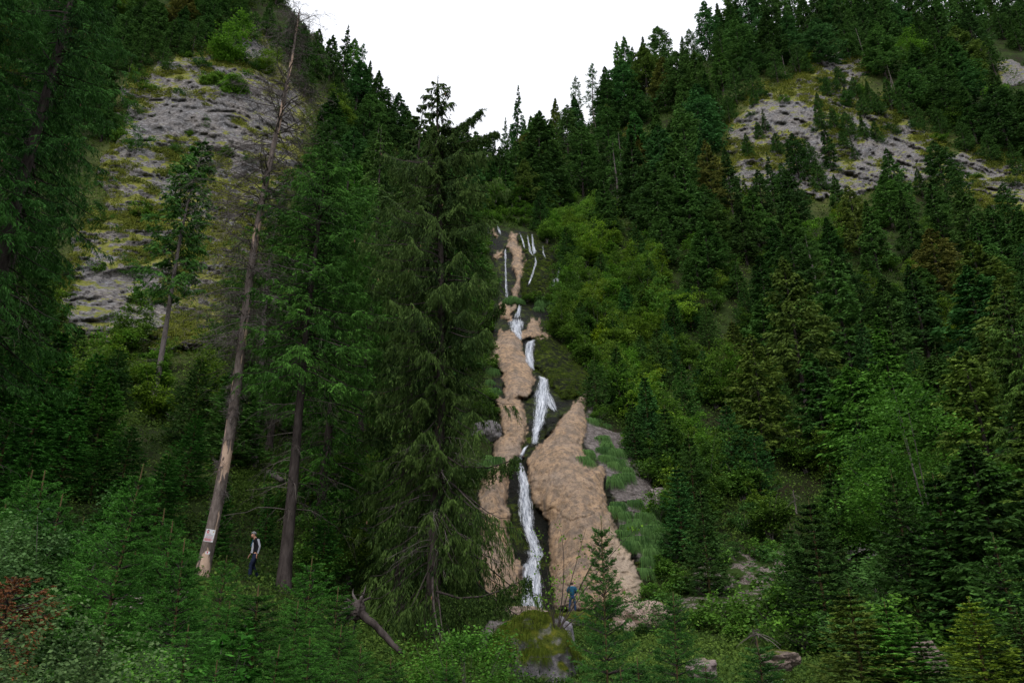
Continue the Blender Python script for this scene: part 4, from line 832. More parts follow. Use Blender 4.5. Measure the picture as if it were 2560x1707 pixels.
# low bushes dotting the left cliff and the outcrop
k = 0
for (x, y, s) in [(565,395,1.6),(505,180,1.4),(545,205,1.7),(600,160,1.5),(370,235,1.3),(420,180,1.2),(470,150,1.4),(330,300,1.4),(300,355,1.8),(345,390,1.7),(385,390,1.0),(440,395,1.2),(475,340,.9),(515,330,.8),(360,555,1.8),(325,270,1.0),(250,690,1.2),(340,700,1.0),(360,760,1.1),(520,440,1.2),(410,560,1.1),(290,330,1.6),(345,205,1.2),(640,180,1.2),(690,290,1.1),(255,570,1.0),(300,620,.8),(450,250,.9),(390,300,.7),(620,420,1.0)]:
    ms = pick(PINE) if k % 2 else pick(BUSH); wd = 'dark green' if k % 2 else 'green'; leafy_at(x, y, ms, s, tinted('mid') if k % 2 else (0.8, 0.85, 0.7), None, 'bush', zone='growing on the left-hand limestone cliff', name='bush', word=wd); k += 1
for (x, y, s) in [(1830,275,1.6),(1880,300,1.2),(1905,250,1.5),(1960,260,1.4),(2080,240,2.2),(2110,270,2.0),(2150,235,2.2),(2180,290,1.8),(2060,220,1.6),(2100,310,1.6),(2290,335,2.0),(2230,345,1.6),(2350,360,1.8),(2420,380,1.5),(2480,410,1.6),(2230,260,1.8),(2350,300,2.0),(1860,395,1.3),(2440,450,1.2),(2530,470,1.3),(2040,340,1.2),(2260,300,1.4),(2400,430,1.0)]:
    ms = pick(PINE) if k % 3 else pick(BUSH); wd = 'dark green' if k % 3 else 'green'; leafy_at(x, y, ms, s, tinted('dark') if k % 3 else (0.8, 0.9, 0.7), None, 'bush', zone='growing on the right-hand grey outcrop', name='bush', word=wd); k += 1
for (x, y, s) in [(1790,1420,.9),(1820,1400,.8),(1905,1400,1.0),(1740,1360,.9),(1860,1330,1.0),(1700,1480,1.1),(1930,1560,1.2),(1990,1540,1.5),(2050,1560,1.6),(2110,1590,1.4),(2180,1560,1.3),(2050,1640,1.2),(2250,1640,1.3),(2350,1600,1.4),(2460,1600,1.3),(2530,1650,1.2),(2150,1680,.8),(1780,1570,1.0),(1850,1600,.8),(1640,1590,.9),(1700,1620,.8),(1655,1440,1.0),(1690,1400,.9),(1630,1500,.7),(2400,1400,1.5),(2500,1430,1.4)]:
    leafy_at(x, y, pick(BUSH) if k % 3 else pick(PINE), s, tuple(np.array([0.85, 1.0, .85])*rngp.uniform(.8, 1.2)), None, 'bush', zone='low at the right below the wood', name='bush', word='green' if k % 2 else 'dark green'); k += 1

# ------------------------------------------------------------------ understorey, one mass nobody could count
def understorey():
    rg = np.random.default_rng(5); n = 21000
    th = rg.uniform(-0.80, 0.80, n); r = 9*np.exp(rg.uniform(0, 1, n)**0.62*math.log(250/9.0)); x = r*np.sin(th); y = r*np.cos(th); z = H(x, y); P = np.stack([x, y, z], -1); pp = project(P)
    keep = np.ones(n, bool)
    for poly, mg in ((FCORE, 3), (BROCK, 8)): keep &= sdist(pp[:, 0], pp[:, 1], poly) < mg
    alp = np.maximum(sdist(pp[:, 0], pp[:, 1], LCLIFF), sdist(pp[:, 0], pp[:, 1], RCLIFF)) > 12+10*rg.normal(size=n)
    keep &= ~(alp & (y > 50))
    keep &= ~((y < 45) & (np.abs(x-0.2*y) < 4) & (y < 20))
    P = P[keep]; r = r[keep]; n = len(P); q = 34; k = np.repeat(np.arange(n), q)
    R = (0.26+0.0078*r)*rg.uniform(0.6, 1.4, n); hh = R*rg.uniform(0.5, 1.3, n)
    g = jit(rg, len(k)); off = g*np.stack([R, R, hh*0.6], -1)[k]*0.6; off[:, 2] = np.abs(off[:, 2])+0.05+0.25*hh[k]*np.clip(1-np.hypot(g[:, 0], g[:, 1])/1.6, 0, 1)
    Q = P[k]+off; Q[:, 2] += H(Q[:, 0], Q[:, 1])-P[k][:, 2]
    L = (0.05+0.0023*r[k])*rg.uniform(0.6, 1.4, len(k)); D = norm(np.c_[rg.normal(size=(len(k), 2)), rg.normal(size=len(k))*0.6+0.2])
    V, F = kites(Q, D, L, L*rg.uniform(0.16, 0.4, len(k)), N=norm(jit(rg, len(k), .6)+np.array([0, -0.4, 1.0])))
    ti = np.clip(0.35+0.45*vnoise(P/np.array([4., 4., 4.]), 6)[k]+rg.normal(size=len(k))*0.16+rg.normal(size=n)[k]*0.10, 0, 1)
    o = obj('understorey', mesh('understorey', V, F, [M['herbs']], {'tint': np.repeat(ti, 4)})); tag(o, 'mixed low green undergrowth covering the forest floor and slopes', 'undergrowth', kind='stuff')
understorey()

# ------------------------------------------------------------------ grass
def blades(C0, rad, nb, L, w, rg, out_dir=None, droop=1.0, up=0.6):
    """C0 (n,3) tuft centres -> V,F,tint ; arching blades of 3 segments"""
    n = len(C0); k = np.repeat(np.arange(n), nb); m = len(k); a = rg.uniform(0, 6.28, m); rr = np.sqrt(rg.uniform(0, 1, m))*rad[k]
    B = C0[k]+np.stack([np.cos(a)*rr, np.sin(a)*rr, 0*a], -1); dd = np.stack([np.cos(a), np.sin(a), 0*a], -1)+jit(rg, m, 0.3)
    if out_dir is not None: dd = dd*0.6+out_dir[k]
    dd[:, 2] = 0; dd = norm(dd); Lm = L[k]*rg.uniform(0.6, 1.2, m); s = np.linspace(0, 1, 4)
    c = B[:, None]+dd[:, None]*(Lm[:, None]*s*0.75)[..., None]; c[:, :, 2] += Lm[:, None]*(up*s-droop*s**2)
    side = norm(np.cross(dd, np.array([0, 0, 1.0]))+jit(rg, m, 0.3)); ww = (w[k][:, None]*(1-s*0.85)[None])
    V = np.stack([c-side[:, None]*ww[..., None], c+side[:, None]*ww[..., None]], 2).reshape(-1, 3)
    b = (np.arange(m)*8)[:, None]; i = np.array([0, 2, 4])[None]; F = np.stack([b+i, b+i+1, b+i+3, b+i+2], -1).reshape(-1, 4)
    return V, F, np.repeat(np.clip(0.4+0.3*rg.normal(size=n)[k]*0.5+rg.normal(size=m)*0.15, 0, 1), 8)
def hanging_grass():
    rg = np.random.default_rng(8); z7 = [(60,100),(20,160),(100,180),(60,240),(170,260),(120,300),(300,200),(330,150),(250,350),(160,420),(100,440),(230,400),(420,250),(440,350),(390,290),(170,680),(120,720),(220,740),(330,660),(500,700),(560,710),(400,760),(450,740),(260,860),(330,840),(420,900),(520,930),(200,940),(360,960),(480,860),(520,1030),(620,1060),(450,1080),(550,1160),(640,1180),(380,1280),(420,1040),(600,990),(700,1000),(740,1080),(660,1110),(300,1010),(240,1010),(720,960),(560,1220),(450,1180)]
    c = [(1500+a*.268, 1080+b*.268) for a, b in z7]+[(1478,1000),(1490,1030),(1505,1060),(1480,1055),(1462,1150),(1470,1125),(1500,1090),(1520,1110),(1540,1125)]+[(1345,752),(1358,748),(1370,756),(1385,748),(1352,765),(1380,770),(1398,764),(1410,780),(1425,800),(1398,790),(1412,815),(1440,812),(1430,835),(1285,748),(1295,750),(1268,752)]+[(1185,1120),(1205,1130),(1225,1140),(1200,1160),(1240,1150),(1180,1170),(1215,1175),(1190,1150),(1232,930),(1222,955),(1235,975),(1222,1000),(1230,1020)]
    c = np.array(c); c = np.repeat(c, 2, 0)+rg.uniform(-7, 7, (len(c)*2, 2)); t = surf('travertine_cliff', c[:, 0], c[:, 1]); P = CAM+raydir(c[:, 0], c[:, 1])*(t-0.15)[:, None]
    d = np.hypot(P[:, 0], P[:, 1]); V, F, ti = blades(P, 0.30+0.003*d, 150, 0.75+0.004*d, 0.014+0.00022*d, rg, out_dir=np.array([[0.0, -1.0, 0]]).repeat(len(P), 0), droop=1.5, up=0.55)
    o = obj('hanging_grass', mesh('hanging_grass', V, F, [M['grass']], {'tint': ti})); o.color = (0.75, 0.98, 0.85, 1)
    tag(o, 'blue-green hanging grass tufts draped over the rock right of the falls', 'grass', kind='stuff')
hanging_grass()
def moss_fur():
    rg = np.random.default_rng(18); px = rg.uniform(1290, 1490, 5200); py = rg.uniform(585, 1000, 5200); ok = (np.maximum(sdist(px, py, MOSS), sdist(px, py, MOSSU)) > -4) & (vnoise(np.stack([px/16, py/11, 0*px], -1), 4) > -0.05); px, py = px[ok], py[ok]
    P = CAM+raydir(px, py)*(surf('travertine_cliff', px, py)-0.05)[:, None]; d = P[:, 1]; V, F, ti = blades(P, 0.16+0*d, 26, 0.30+0*d, 0.022+0*d, rg, out_dir=np.array([[0, -1., 0]]).repeat(len(P), 0), droop=1.4, up=.35)
    o = obj('moss', mesh('moss', V, F, [M['grass']], {'tint': ti})); o.color = (0.42, 0.42, 0.12, 1); tag(o, 'ragged dark moss hanging on the overhang beside the falls', 'moss', kind='stuff')
moss_fur()
def meadow_grass():
    rg = np.random.default_rng(9); n = 3000; px = rg.uniform(860, 2560, n); py = rg.uniform(1440, 1707, n)
    px = np.r_[px, rg.uniform(1180, 1640, 500), rg.uniform(560, 720, 150)]; py = np.r_[py, rg.uniform(1525, 1600, 500), rg.uniform(1150, 1300, 150)]
    t = hit(px, py); ok = ~np.isnan(t) & (t > 9) & (sdist(px, py, FCORE) < 4) & (sdist(px, py, BROCK) < 4); P = CAM+raydir(px[ok], py[ok])*t[ok][:, None]; P[:, 2] = H(P[:, 0], P[:, 1])
    d = np.hypot(P[:, 0], P[:, 1]); V, F, ti = blades(P, 0.15+0.004*d, 26, 0.3+0.004*d, 0.008+0.0003*d, rg, droop=0.9, up=1.1)
    o = obj('grass', mesh('grass', V, F, [M['grass']], {'tint': ti})); o.color = (0.85, 0.95, 0.6, 1); tag(o, 'loose green grass on the valley floor by the rocks', 'grass', kind='stuff')
meadow_grass()
def alpine_turf():
    rg = np.random.default_rng(10); P = []
    for name, poly, n in (('limestone_cliff', LCLIFF, 3800), ('limestone_outcrop', RCLIFF, 3600)):
        o = bpy.data.objects[name]; me = o.data; V = np.zeros(len(me.vertices)*3, np.float32); me.vertices.foreach_get('co', V); V = V.reshape(-1, 3); Nn = np.zeros(len(V)*3, np.float32); me.vertices.foreach_get('normal', Nn); Nn = Nn.reshape(-1, 3)
        pp = project(V); b = np.zeros(len(V), np.float32); me.attributes['bare'].data.foreach_get('value', b)
        sc_ = Nn[:, 2]*1.2+vnoise(V/2.5, 3)*0.8-b*1.6+rg.uniform(0, 0.25, len(V)); ok = np.where((sdist(pp[:, 0], pp[:, 1], poly) > -12) & (sc_ > 0.72))[0]; P.append(V[rg.choice(ok, min(n, len(ok)), replace=False)])
    P = np.vstack(P).astype(float); d = np.hypot(P[:, 0], P[:, 1]); V, F, ti = blades(P, 0.2+0.003*d, 22, 0.25+0.0028*d, 0.012+0.0005*d, rg, out_dir=np.array([[0.0, -0.5, 0]]).repeat(len(P), 0), droop=1.2, up=0.7)
    ti = np.clip(ti*0.8+np.repeat(vnoise(P/5, 8)*0.3, 22*8)+0.05, 0, 1)
    o = obj('turf', mesh('turf', V, F, [M['grass']], {'tint': ti})); o.color = (1.35, 1.0, 0.45, 1); tag(o, 'yellow-green turf tufts on the cliff ledges', 'grass', kind='stuff')
alpine_turf()

# ------------------------------------------------------------------ the large near trees
def tipY(px, py, Y): return atY(px, py, Y)
def hero(px, py, Y, label, d_args, tint=(1, 1, 1), crown='needles', bark='bark', name='spruce', footpx=None, cat='spruce', seed=1, group=None, twig='twig'):
    tip = atY(px, py, Y); foot = np.array([tip[0], tip[1], float(H(tip[0], tip[1]))]); leanx = 0.0
    if footpx is not None:
        fx = atY(footpx[0], footpx[1], Y); foot = np.array([fx[0], fx[1], float(H(fx[0], fx[1]))]); leanx = (tip[0]-fx[0])
    h = tip[2]-foot[2]; d = conifer(seed, h, leanx=leanx/h, **d_args); FOOT.append(foot)
    return plant(name, tree_meshes(name, d, crown, bark, twig), foot, label, cat, tint, 0.0, 1.0)
hero(1113, 199, 29, 'huge old spruce with drooping curtained boughs in front of the falls', dict(R=2.6, cb=0.03, nb=350, n1=26, n2=13, n3=7, sl=0.24, sw=0.019, droop=0.95, hang=0.95, tip=0.45, prof=0.8, cyl=0.72, gap=-0.45, trunk_r=0.27, lumpy=0.95, deadlow=70, cones=95, kink=0.35), tint=(0.88, 0.76, 0.70), footpx=(1078,1640), seed=501, twig='bark_grey')
hero(1064, 255, 33, 'second top of dark spruce rising left behind the huge old spruce', dict(R=3.0, cb=0.1, nb=150, n1=20, n2=7, n3=2, sl=0.4, sw=0.038, droop=0.7, hang=0.6, tip=0.35, prof=0.8, cyl=0.4, trunk_r=0.26, lumpy=0.4, deadlow=20, cones=60, kink=0.3), tint=(0.85, 0.78, 0.7), seed=502)
hero(815, 350, 28, 'green spruce with a tall bare dark trunk left of the old spruce', dict(R=2.9, cb=0.40, nb=170, n1=20, n2=14, n3=3, sl=0.23, sw=0.021, droop=0.6, hang=0.45, tip=0.3, prof=0.6, cyl=0.4, trunk_r=0.22, lumpy=0.5, deadlow=60, kink=0.1), tint=(1.0, 1.25, 0.85), footpx=(712,1440), seed=503)
hero(885, 400, 37, 'bright green spruce filling the gap left of the old spruce', dict(R=3.6, cb=0.05, nb=190, n1=20, n2=12, n3=2, sl=0.28, sw=0.027, droop=0.6, hang=0.45, tip=0.3, prof=0.65, cyl=0.4, trunk_r=0.25, lumpy=0.45, deadlow=40, kink=0.2), tint=(1.0, 1.3, 0.8), seed=504)
hero(960, 320, 44, 'dull green spruce topping out left of the twin spruce tops', dict(R=3.0, cb=0.08, nb=130, n1=18, n2=6, n3=1, sl=0.46, sw=0.05, droop=0.6, hang=0.5, prof=0.7, cyl=0.35, trunk_r=0.25, lumpy=0.45, deadlow=30, kink=0.2), tint=(1.0, 1.0, 0.8), seed=505)
hero(506, 340, 55, 'narrow spruce with long bare grey trunk below the left cliff', dict(R=2.3, cb=0.36, nb=130, n1=16, n2=6, sl=0.5, sw=0.06, droop=0.55, hang=0.5, tip=0.35, prof=0.45, cyl=0.5, trunk_r=0.22, lumpy=0.55, deadlow=45, gap=-0.6, kink=0.35), tint=(0.85, 1.05, 0.8), bark='bark_grey', footpx=(379,1020), seed=506)
hero(700, 470, 42, 'half-dead spruce with greyish sagging branches behind the bare trunk', dict(R=3.3, cb=0.30, nb=110, n1=14, n2=4, n3=1, sl=0.36, sw=0.03, droop=0.7, hang=0.6, prof=0.5, cyl=0.5, trunk_r=0.24, lumpy=0.5, deadlow=170, bare=0.6, kink=0.3), tint=(1.3, 1.0, 0.8), bark='bark_grey', footpx=(630,1172), seed=507)
hero(640, 560, 48, 'thin grey-barked spruce standing left of the half-dead one', dict(R=2.4, cb=0.38, nb=70, n1=14, n2=4, sl=0.4, sw=0.04, droop=0.6, hang=0.5, prof=0.5, cyl=0.4, trunk_r=0.2, lumpy=0.5, deadlow=80, bare=0.3), tint=(1.1, 1.0, 0.75), footpx=(567,1110), seed=508)
hero(740, 620, 46, 'dark spruce trunk between the two bare trunks', dict(R=2.8, cb=0.3, nb=90, n1=14, n2=5, sl=0.42, sw=0.045, droop=0.6, hang=0.5, prof=0.5, cyl=0.4, trunk_r=0.2, lumpy=0.5, deadlow=60), tint=(0.8, 0.95, 0.7), footpx=(672,1120), seed=509)
big = dict(R=3.4, cb=0.22, nb=200, n1=22, n2=13, n3=4, sl=0.23, sw=0.020, droop=0.7, hang=0.65, tip=0.35, prof=0.6, cyl=0.6, trunk_r=0.34, lumpy=0.5, deadlow=40, kink=0.3)
hero(215, -260, 24, 'towering dark spruce with visible trunk at the left edge', dict(big, R=2.9, cones=40), tint=(0.62, 0.9, 0.66), footpx=(-140,1330), seed=510)
hero(60, -300, 21, 'towering dark spruce cut off by the left edge of the view', dict(big, R=3.2), tint=(0.55, 0.85, 0.6), seed=511)
hero(255, -150, 32, 'dark spruce crown right behind the towering left edge spruces', dict(big, R=2.6, cb=0.35, cones=40), tint=(0.6, 0.85, 0.62), seed=512)
hero(-40, 120, 30, 'dark spruce filling the left edge below the tallest ones', dict(big, R=3.4, cb=0.12, cyl=.4), tint=(0.5, 0.8, 0.55), seed=513)
hero(2600, 560, 38, 'cone-bearing spruce leaning in at the right edge', dict(R=3.2, cb=0.05, nb=170, n1=18, n2=7, n3=1, sl=0.42, sw=0.045, droop=0.6, hang=0.5, prof=0.75, cyl=0.3, trunk_r=0.3, lumpy=0.45, deadlow=30, cones=60), tint=(0.9, 1.0, 0.75), seed=514)
hero(2500, 712, 40, 'cone-bearing spruce with pinkish cones near the right edge', dict(R=3.0, cb=0.05, nb=150, n1=18, n2=7, n3=1, sl=0.42, sw=0.045, droop=0.6, hang=0.5, prof=0.8, cyl=0.25, trunk_r=0.28, lumpy=0.45, deadlow=30, cones=95), tint=(1.05, 1.0, 0.72), seed=515)

# the dead spruce with peeling bark and the notice board
m, n, p, out = nodemat('peeling_bark'); M['peeling_bark'] = m; g = n.nodes.new('ShaderNodeTexCoord').outputs['Object']
t1 = tex(n, 'ShaderNodeTexNoise', 9, g, 6, 0.7, stretch=(1, 1, 0.35)); t2 = tex(n, 'ShaderNodeTexNoise', 1.15, g, 3, 0.55, stretch=(2.2, 2.2, 0.55))
c = ramp(n, t1.outputs[0], [(0.3, (0.09, 0.07, 0.065)), (0.7, (0.27, 0.22, 0.20))]); msk = ramp(n, t2.outputs[0], [(0.545, (0, 0, 0)), (0.57, (1, 1, 1))])
n.links.new(mixc(n, msk, c, mixc(n, t1.outputs[0], (0.45, 0.28, 0.20), (0.72, 0.55, 0.44))), p.inputs['Base Color']); p.inputs['Roughness'].default_value = 0.85
bump(n, p, math_(n, 'SUBTRACT', t1.outputs[0], msk), 0.8, 0.03)
def dead_spruce():
    tip = atY(745, 22, 27); fx = atY(503, 1440, 27); foot = np.array([fx[0], fx[1], float(H(fx[0], fx[1]))]); h = tip[2]-foot[2]; rg = np.random.default_rng(21)
    root = empty('dead_spruce', foot); tag(root, 'tall dead spruce with pale peeled bark patches and a notice board', 'dead tree')
    K = 26; z = np.linspace(0, 1, K); bx = (tip[0]-foot[0])*z+0.12*np.sin(z*9); by = 0.1*np.sin(z*7)
    V, F = tubes(np.stack([bx, by, z*h-0.4*(1-z)], -1)[None], (0.21*(1-z)**0.72*(1+0.25*np.exp(-z*25)))[None]+0.015, 16, 0.05, rg)
    obj('trunk', mesh('trunk', V, F, [M['peeling_bark']], smooth=True), root)
    nb = 330; zb_ = rg.uniform(0.05, 0.985, nb)**0.8; az = rg.uniform(0, 6.28, nb); L = (0.5+2.3*np.clip(np.sin(np.clip((zb_-0.2)/0.8, 0, 1)*2.6+0.25), 0.1, 1))*rg.uniform(0.35, 1.1, nb); L[zb_ < 0.33] *= 0.3
    s = np.linspace(0, 1, 9)[None]; b0 = np.stack([np.interp(zb_, z, bx), np.interp(zb_, z, by), zb_*h], -1); wv = rg.normal(size=(nb, 1))*0.3; r = L[:, None]*s; up = rg.uniform(-0.1, 0.45, nb)[:, None]*np.clip(zb_*1.6, 0, 1)[:, None]; dr = rg.uniform(0.15, 0.9, nb)[:, None]*(1.25-zb_[:, None])
    P = b0[:, None]+np.stack([np.cos(az)[:, None]*r-np.sin(az)[:, None]*wv*r*s, np.sin(az)[:, None]*r+np.cos(az)[:, None]*wv*r*s, L[:, None]*(up*s-dr*s**2+0.25*dr*s**4)], -1)
    P += np.cumsum(rg.normal(size=P.shape)*0.02, 1)*L[:, None, None]*0.6
    A = tubes(P, (0.007+0.009*L)[:, None]*(1-0.8*s), 4)
    kt = np.repeat(np.arange(nb), 13); si = rg.integers(2, 9, len(kt)); q0 = P[kt, si]; sd = rg.choice([-1., 1.], len(kt)); dd = norm(np.stack([np.cos(az[kt])-np.sin(az[kt])*sd*1.2, np.sin(az[kt])+np.cos(az[kt])*sd*1.2, -0.35+0*sd], -1)+jit(rg, len(kt), 0.3)); ll = L[kt]*rg.uniform(.12, .42, len(kt)); s5 = np.linspace(0, 1, 5)[None, :, None]
    tp = q0[:, None]+dd[:, None]*ll[:, None, None]*s5+np.array([0, 0, -0.35])*ll[:, None, None]*s5**2; Bt = tubes(tp, np.full((len(kt), 5), 0.0065)*np.linspace(1, .4, 5), 3)
    k2 = np.repeat(np.arange(len(kt)), 3); q1 = tp[k2, rg.integers(1, 5, len(k2))]; d2 = norm(jit(rg, len(k2), 0.7)+np.array([0, 0, -0.5])); l2 = rg.uniform(0.08, 0.3, len(k2)); t2_ = q1[:, None]+d2[:, None]*l2[:, None, None]*np.linspace(0, 1, 3)[None, :, None]; Ct = tubes(t2_, np.full((len(k2), 3), 0.004), 3)
    V, Fl = merge([A, Bt, Ct]); obj('branches', mesh('branches', V, Fl, [M['bark_grey']]), root)
    return root, foot, h
DEAD, dfoot, dh = dead_spruce()

def simple(name, colr, rough=0.7, spec=0.3, noise=0.0):
    m, n, p, out = nodemat(name); p.inputs['Roughness'].default_value = rough; p.inputs['Specular IOR Level'].default_value = spec
    if noise:
        t = tex(n, 'ShaderNodeTexNoise', 12, n.nodes.new('ShaderNodeTexCoord').outputs['Object'], 4, 0.6); n.links.new(ramp(n, t.outputs[0], [(0.3, tuple(c*(1-noise) for c in colr)), (0.7, tuple(min(1, c*(1+noise)) for c in colr))]), p.inputs['Base Color'])
    else: p.inputs['Base Color'].default_value = (*colr, 1)
    M[name] = m; return m
for nm, cc in (('white_board', (0.78, 0.79, 0.84)), ('red_print', (0.62, 0.05, 0.07)), ('grey_print', (0.32, 0.33, 0.38)), ('pink_print', (0.72, 0.30, 0.36)), ('dark_print', (0.08, 0.05, 0.05)), ('gold_print', (0.62, 0.45, 0.25))): simple(nm, cc, 0.45, 0.4)
def boxes(lst):
    parts = []
    for (cx, cy, cz, sx, sy, sz) in lst:
        v = np.array([[x, y, z] for x in (-1, 1) for y in (-1, 1) for z in (-1, 1)], float)*np.array([sx, sy, sz])/2+np.array([cx, cy, cz]); parts.append((v, np.array([[0,1,3,2],[4,6,7,5],[0,4,5,1],[2,3,7,6],[0,2,6,4],[1,5,7,3]])))
    V, F = merge(parts); return V, F
def disc(cx, cz, r, y, n=20, r0=0.0, a0=0, a1=6.2832):
    an = np.linspace(a0, a1, n); o = np.stack([cx+r*np.cos(an), 0*an+y, cz+r*np.sin(an)], -1); i = np.stack([cx+r0*np.cos(an), 0*an+y, cz+r0*np.sin(an)], -1); V = np.vstack([o, i]); j = np.arange(n-1); return V, np.stack([j, j+1, n+j+1, n+j], -1)
def notice():
    P = atY(524, 1338, 26.55); root = empty('notice_board', P); root.rotation_euler = (0.05, R_(9), R_(-6)); tag(root, 'white notice board with red emblem nailed to the dead spruce', 'sign')
    obj('board', mesh('board', *boxes([(0, 0, 0, 0.345, 0.012, 0.42)]), [M['white_board']]), root)
    V, F = merge([disc(-0.09, 0.125, 0.048, -0.0085, r0=0.02)]); obj('emblem', mesh('emblem', V, F, [M['red_print']]), root)
    V, F = merge([disc(-0.085, 0.14, 0.05, -0.0105, r0=0.024, a0=0.3, a1=2.2)]); obj('emblem_dark_arc', mesh('emblem', V, F, [M['dark_print']]), root)  # dark printed arc over the top of the emblem
    V, F = merge([disc(0.115, 0.14, 0.026, -0.0085)]); obj('crest', mesh('crest', V, F, [M['gold_print']]), root)
    rg = np.random.default_rng(3)
    def line(z, x0, x1, hgt, mat, nm):
        b = []; x = x0
        while x < x1-0.012: wd = rg.uniform(0.012, 0.04); b.append((x+wd/2, -0.0085, z, min(wd, x1-x), 0.004, hgt)); x += wd+0.007
        obj(nm, mesh(nm, *boxes(b), [M[mat]]), root)
    line(0.058, -0.13, 0.03, 0.016, 'red_print', 'red_lettering')
    for z in (0.025, -0.002, -0.072): line(z, -0.13, 0.13, 0.010, 'grey_print', 'grey_lettering')
    for z in (-0.027, -0.05): line(z, -0.14, 0.14, 0.009, 'pink_print', 'pink_lettering')
    for z in (-0.103, -0.128, -0.153, -0.178): line(z, -0.155, 0.10, 0.014, 'red_print', 'red_lettering')
    obj('figure', mesh('figure', *boxes([(0.135, -0.0085, -0.13, 0.022, 0.004, 0.06)]), [M['red_print']]), root)
    P2 = atY(519, 1381, 26.55); r2 = empty('sticker', P2); r2.rotation_euler = (0.05, R_(6), 0); tag(r2, 'small white plate with red mark below the notice board', 'sign')
    obj('plate', mesh('plate', *boxes([(0, 0, 0, 0.15, 0.01, 0.09)]), [M['white_board']]), r2); obj('mark', mesh('mark', *boxes([(-0.01, -0.0075, 0.01, 0.045, 0.004, 0.05)]), [M['red_print']]), r2)
notice()

# ------------------------------------------------------------------ saplings and young trees near the camera
SAPN = []
def tree_tipY(px, py, Y, lib, tint, zone, wide=1.0, name='spruce_sapling', word='green'):
    tip = atY(px, py, Y); f = np.array([tip[0], tip[1], float(H(tip[0], tip[1]))]); h = max(0.5, tip[2]-f[2]); bh = 4.5 if lib is SAP else 8.0; s = h/bh
    o = plant(name, pick(lib), f, None, 'young spruce', tint, rngp.uniform(0, 6.28), (s**.8*wide, s**.8*wide, s)); o.rotation_euler[0] = rngp.uniform(-.04, .04); o.rotation_euler[1] = rngp.uniform(-.05, .05); SAPN.append((o, zone, px, py, word, h)); FOOT.append(f); return o
ZL = 'in the left foreground thicket'; ZC = 'in the foreground below the old spruce'; ZR = 'in the right foreground'
for (x, y, Y, wd) in [(332,1154,11,1.0),(132,1177,13,1.1),(79,1174,14,1.1),(160,1232,12,1.1),(482,1345,10.5,1.0),(440,1302,13,1.2),(562,1385,16,.8),(350,1365,13,1.1),(662,1459,9.5,1.35),(782,1389,15,1.1),(684,1609,8,1.2),(550,1647,7.5,1.2),
        (430,1270,18,1.2),(240,1330,15,1.2),(420,1420,13,1.2),(570,1500,13,1.0),(740,1500,13,1.2),(250,1450,12,1.2),(600,1560,10.5,1.2),(30,1250,17,1.3),(180,1480,11,1.2),(480,1560,9,1.2),(780,1590,10,1.2),(205,1290,20,1.3)]:
    tree_tipY(x, y, Y, SAP, tuple(np.array([0.98, 1.40, 0.85])*rngp.uniform(.75, 1.35)), ZL, wd)
for (x, y, Y, wd) in [(843,1466,14,1.1),(900,1610,10,1.2),(980,1640,11,1.2),(1120,1650,13,1.1),(850,1560,13,1.2)]: tree_tipY(x, y, Y, SAP, tuple(np.array([1.0, 1.3, 0.85])*rngp.uniform(.85, 1.2)), ZC, wd)
for (x, y, Y, wd) in [(1500,1288,19,.66),(1673,1478,18,0.95),(1897,1590,9.5,1.1),(1600,1640,12,1.2),(1560,1665,10,1.2),(1750,1660,10,1.0)]: tree_tipY(x, y, Y, SAP, (0.95, 1.25, 1.0), ZR, wd)
for (x, y, Y, wd) in [(161,808,37,1.1),(252,877,40,1.1),(490,1027,36,1.0),(333,1060,34,1.1),(256,1096,33,1.1),(40,1000,30,1.2),(110,940,33,1.2),(200,990,33,1.2),(420,1130,31,1.2),(300,1180,28,1.2),(100,1100,26,1.3),(560,1190,30,.9),(20,880,36,1.2),(860,1180,36,1.0),(820,1270,30,1.0),(680,1215,34,.7)]: tree_tipY(x, y, Y, YOUNG, tuple(np.array([0.62, 1.0, 0.6])*rngp.uniform(.8, 1.3)), 'on the bank below the left-hand cliff', wd, 'young_spruce', 'dark green')

# broadleaf bushes near the camera
def near_bush(px, py, Y, Ht, R, leaf, tint, label, seed, nleaf=75, nclump=80, name='bush', mat='leaves', wide=0.42):
    tip = atY(px, py, Y); f = np.array([tip[0], tip[1], tip[2]-Ht]); f[2] = min(f[2], float(H(f[0], f[1]))) if tip[2]-float(H(f[0], f[1])) > Ht else float(H(f[0], f[1])); hh = tip[2]-f[2]
    d = broadleaf(seed, hh, R, stems=5, nclump=nclump, nleaf=nleaf, leaf=leaf, base=0.05, flat=0.7, stem_r=0.02, wide=wide)
    return plant(name, leafy_meshes(d, mat, kind='bush'), f, label, 'bush', tint)
near_bush(45, 1215, 11, 3.0, 1.15, 0.052, (0.75, 0.80, 1.7), 'greyish broadleaf bush at the left edge above the rusty branch', 601, 240, 110)
near_bush(150, 1350, 12, 2.0, 0.7, 0.05, (0.65, 0.75, 1.6), 'small grey-green broadleaf bush beside the left edge bush', 602)
near_bush(110, 1600, 6.5, 1.2, 0.85, 0.034, (0.95, 0.85, 2.0), 'pale grey-green leafy bush in the bottom left corner', 603, 260, 120)
near_bush(215, 1640, 7.5, 1.0, 0.6, 0.036, (0.75, 1.0, 0.9), 'green leafy bush right of the corner bush', 604, 200, 80)
near_bush(1160, 1600, 18, 2.0, 1.2, 0.07, (0.7, 0.95, 0.8), 'round green bush left of the mossy boulder', 605, 90, 110)
near_bush(575, 1530, 9, 1.0, 0.35, 0.10, (0.6, 1.1, 1.0), 'big-leaved blue-green plant between the foreground saplings', 606, 30, 20)
M['rust'] = foliage_mat('rust', (0.14, 0.05, 0.018), (0.45, 0.19, 0.07))
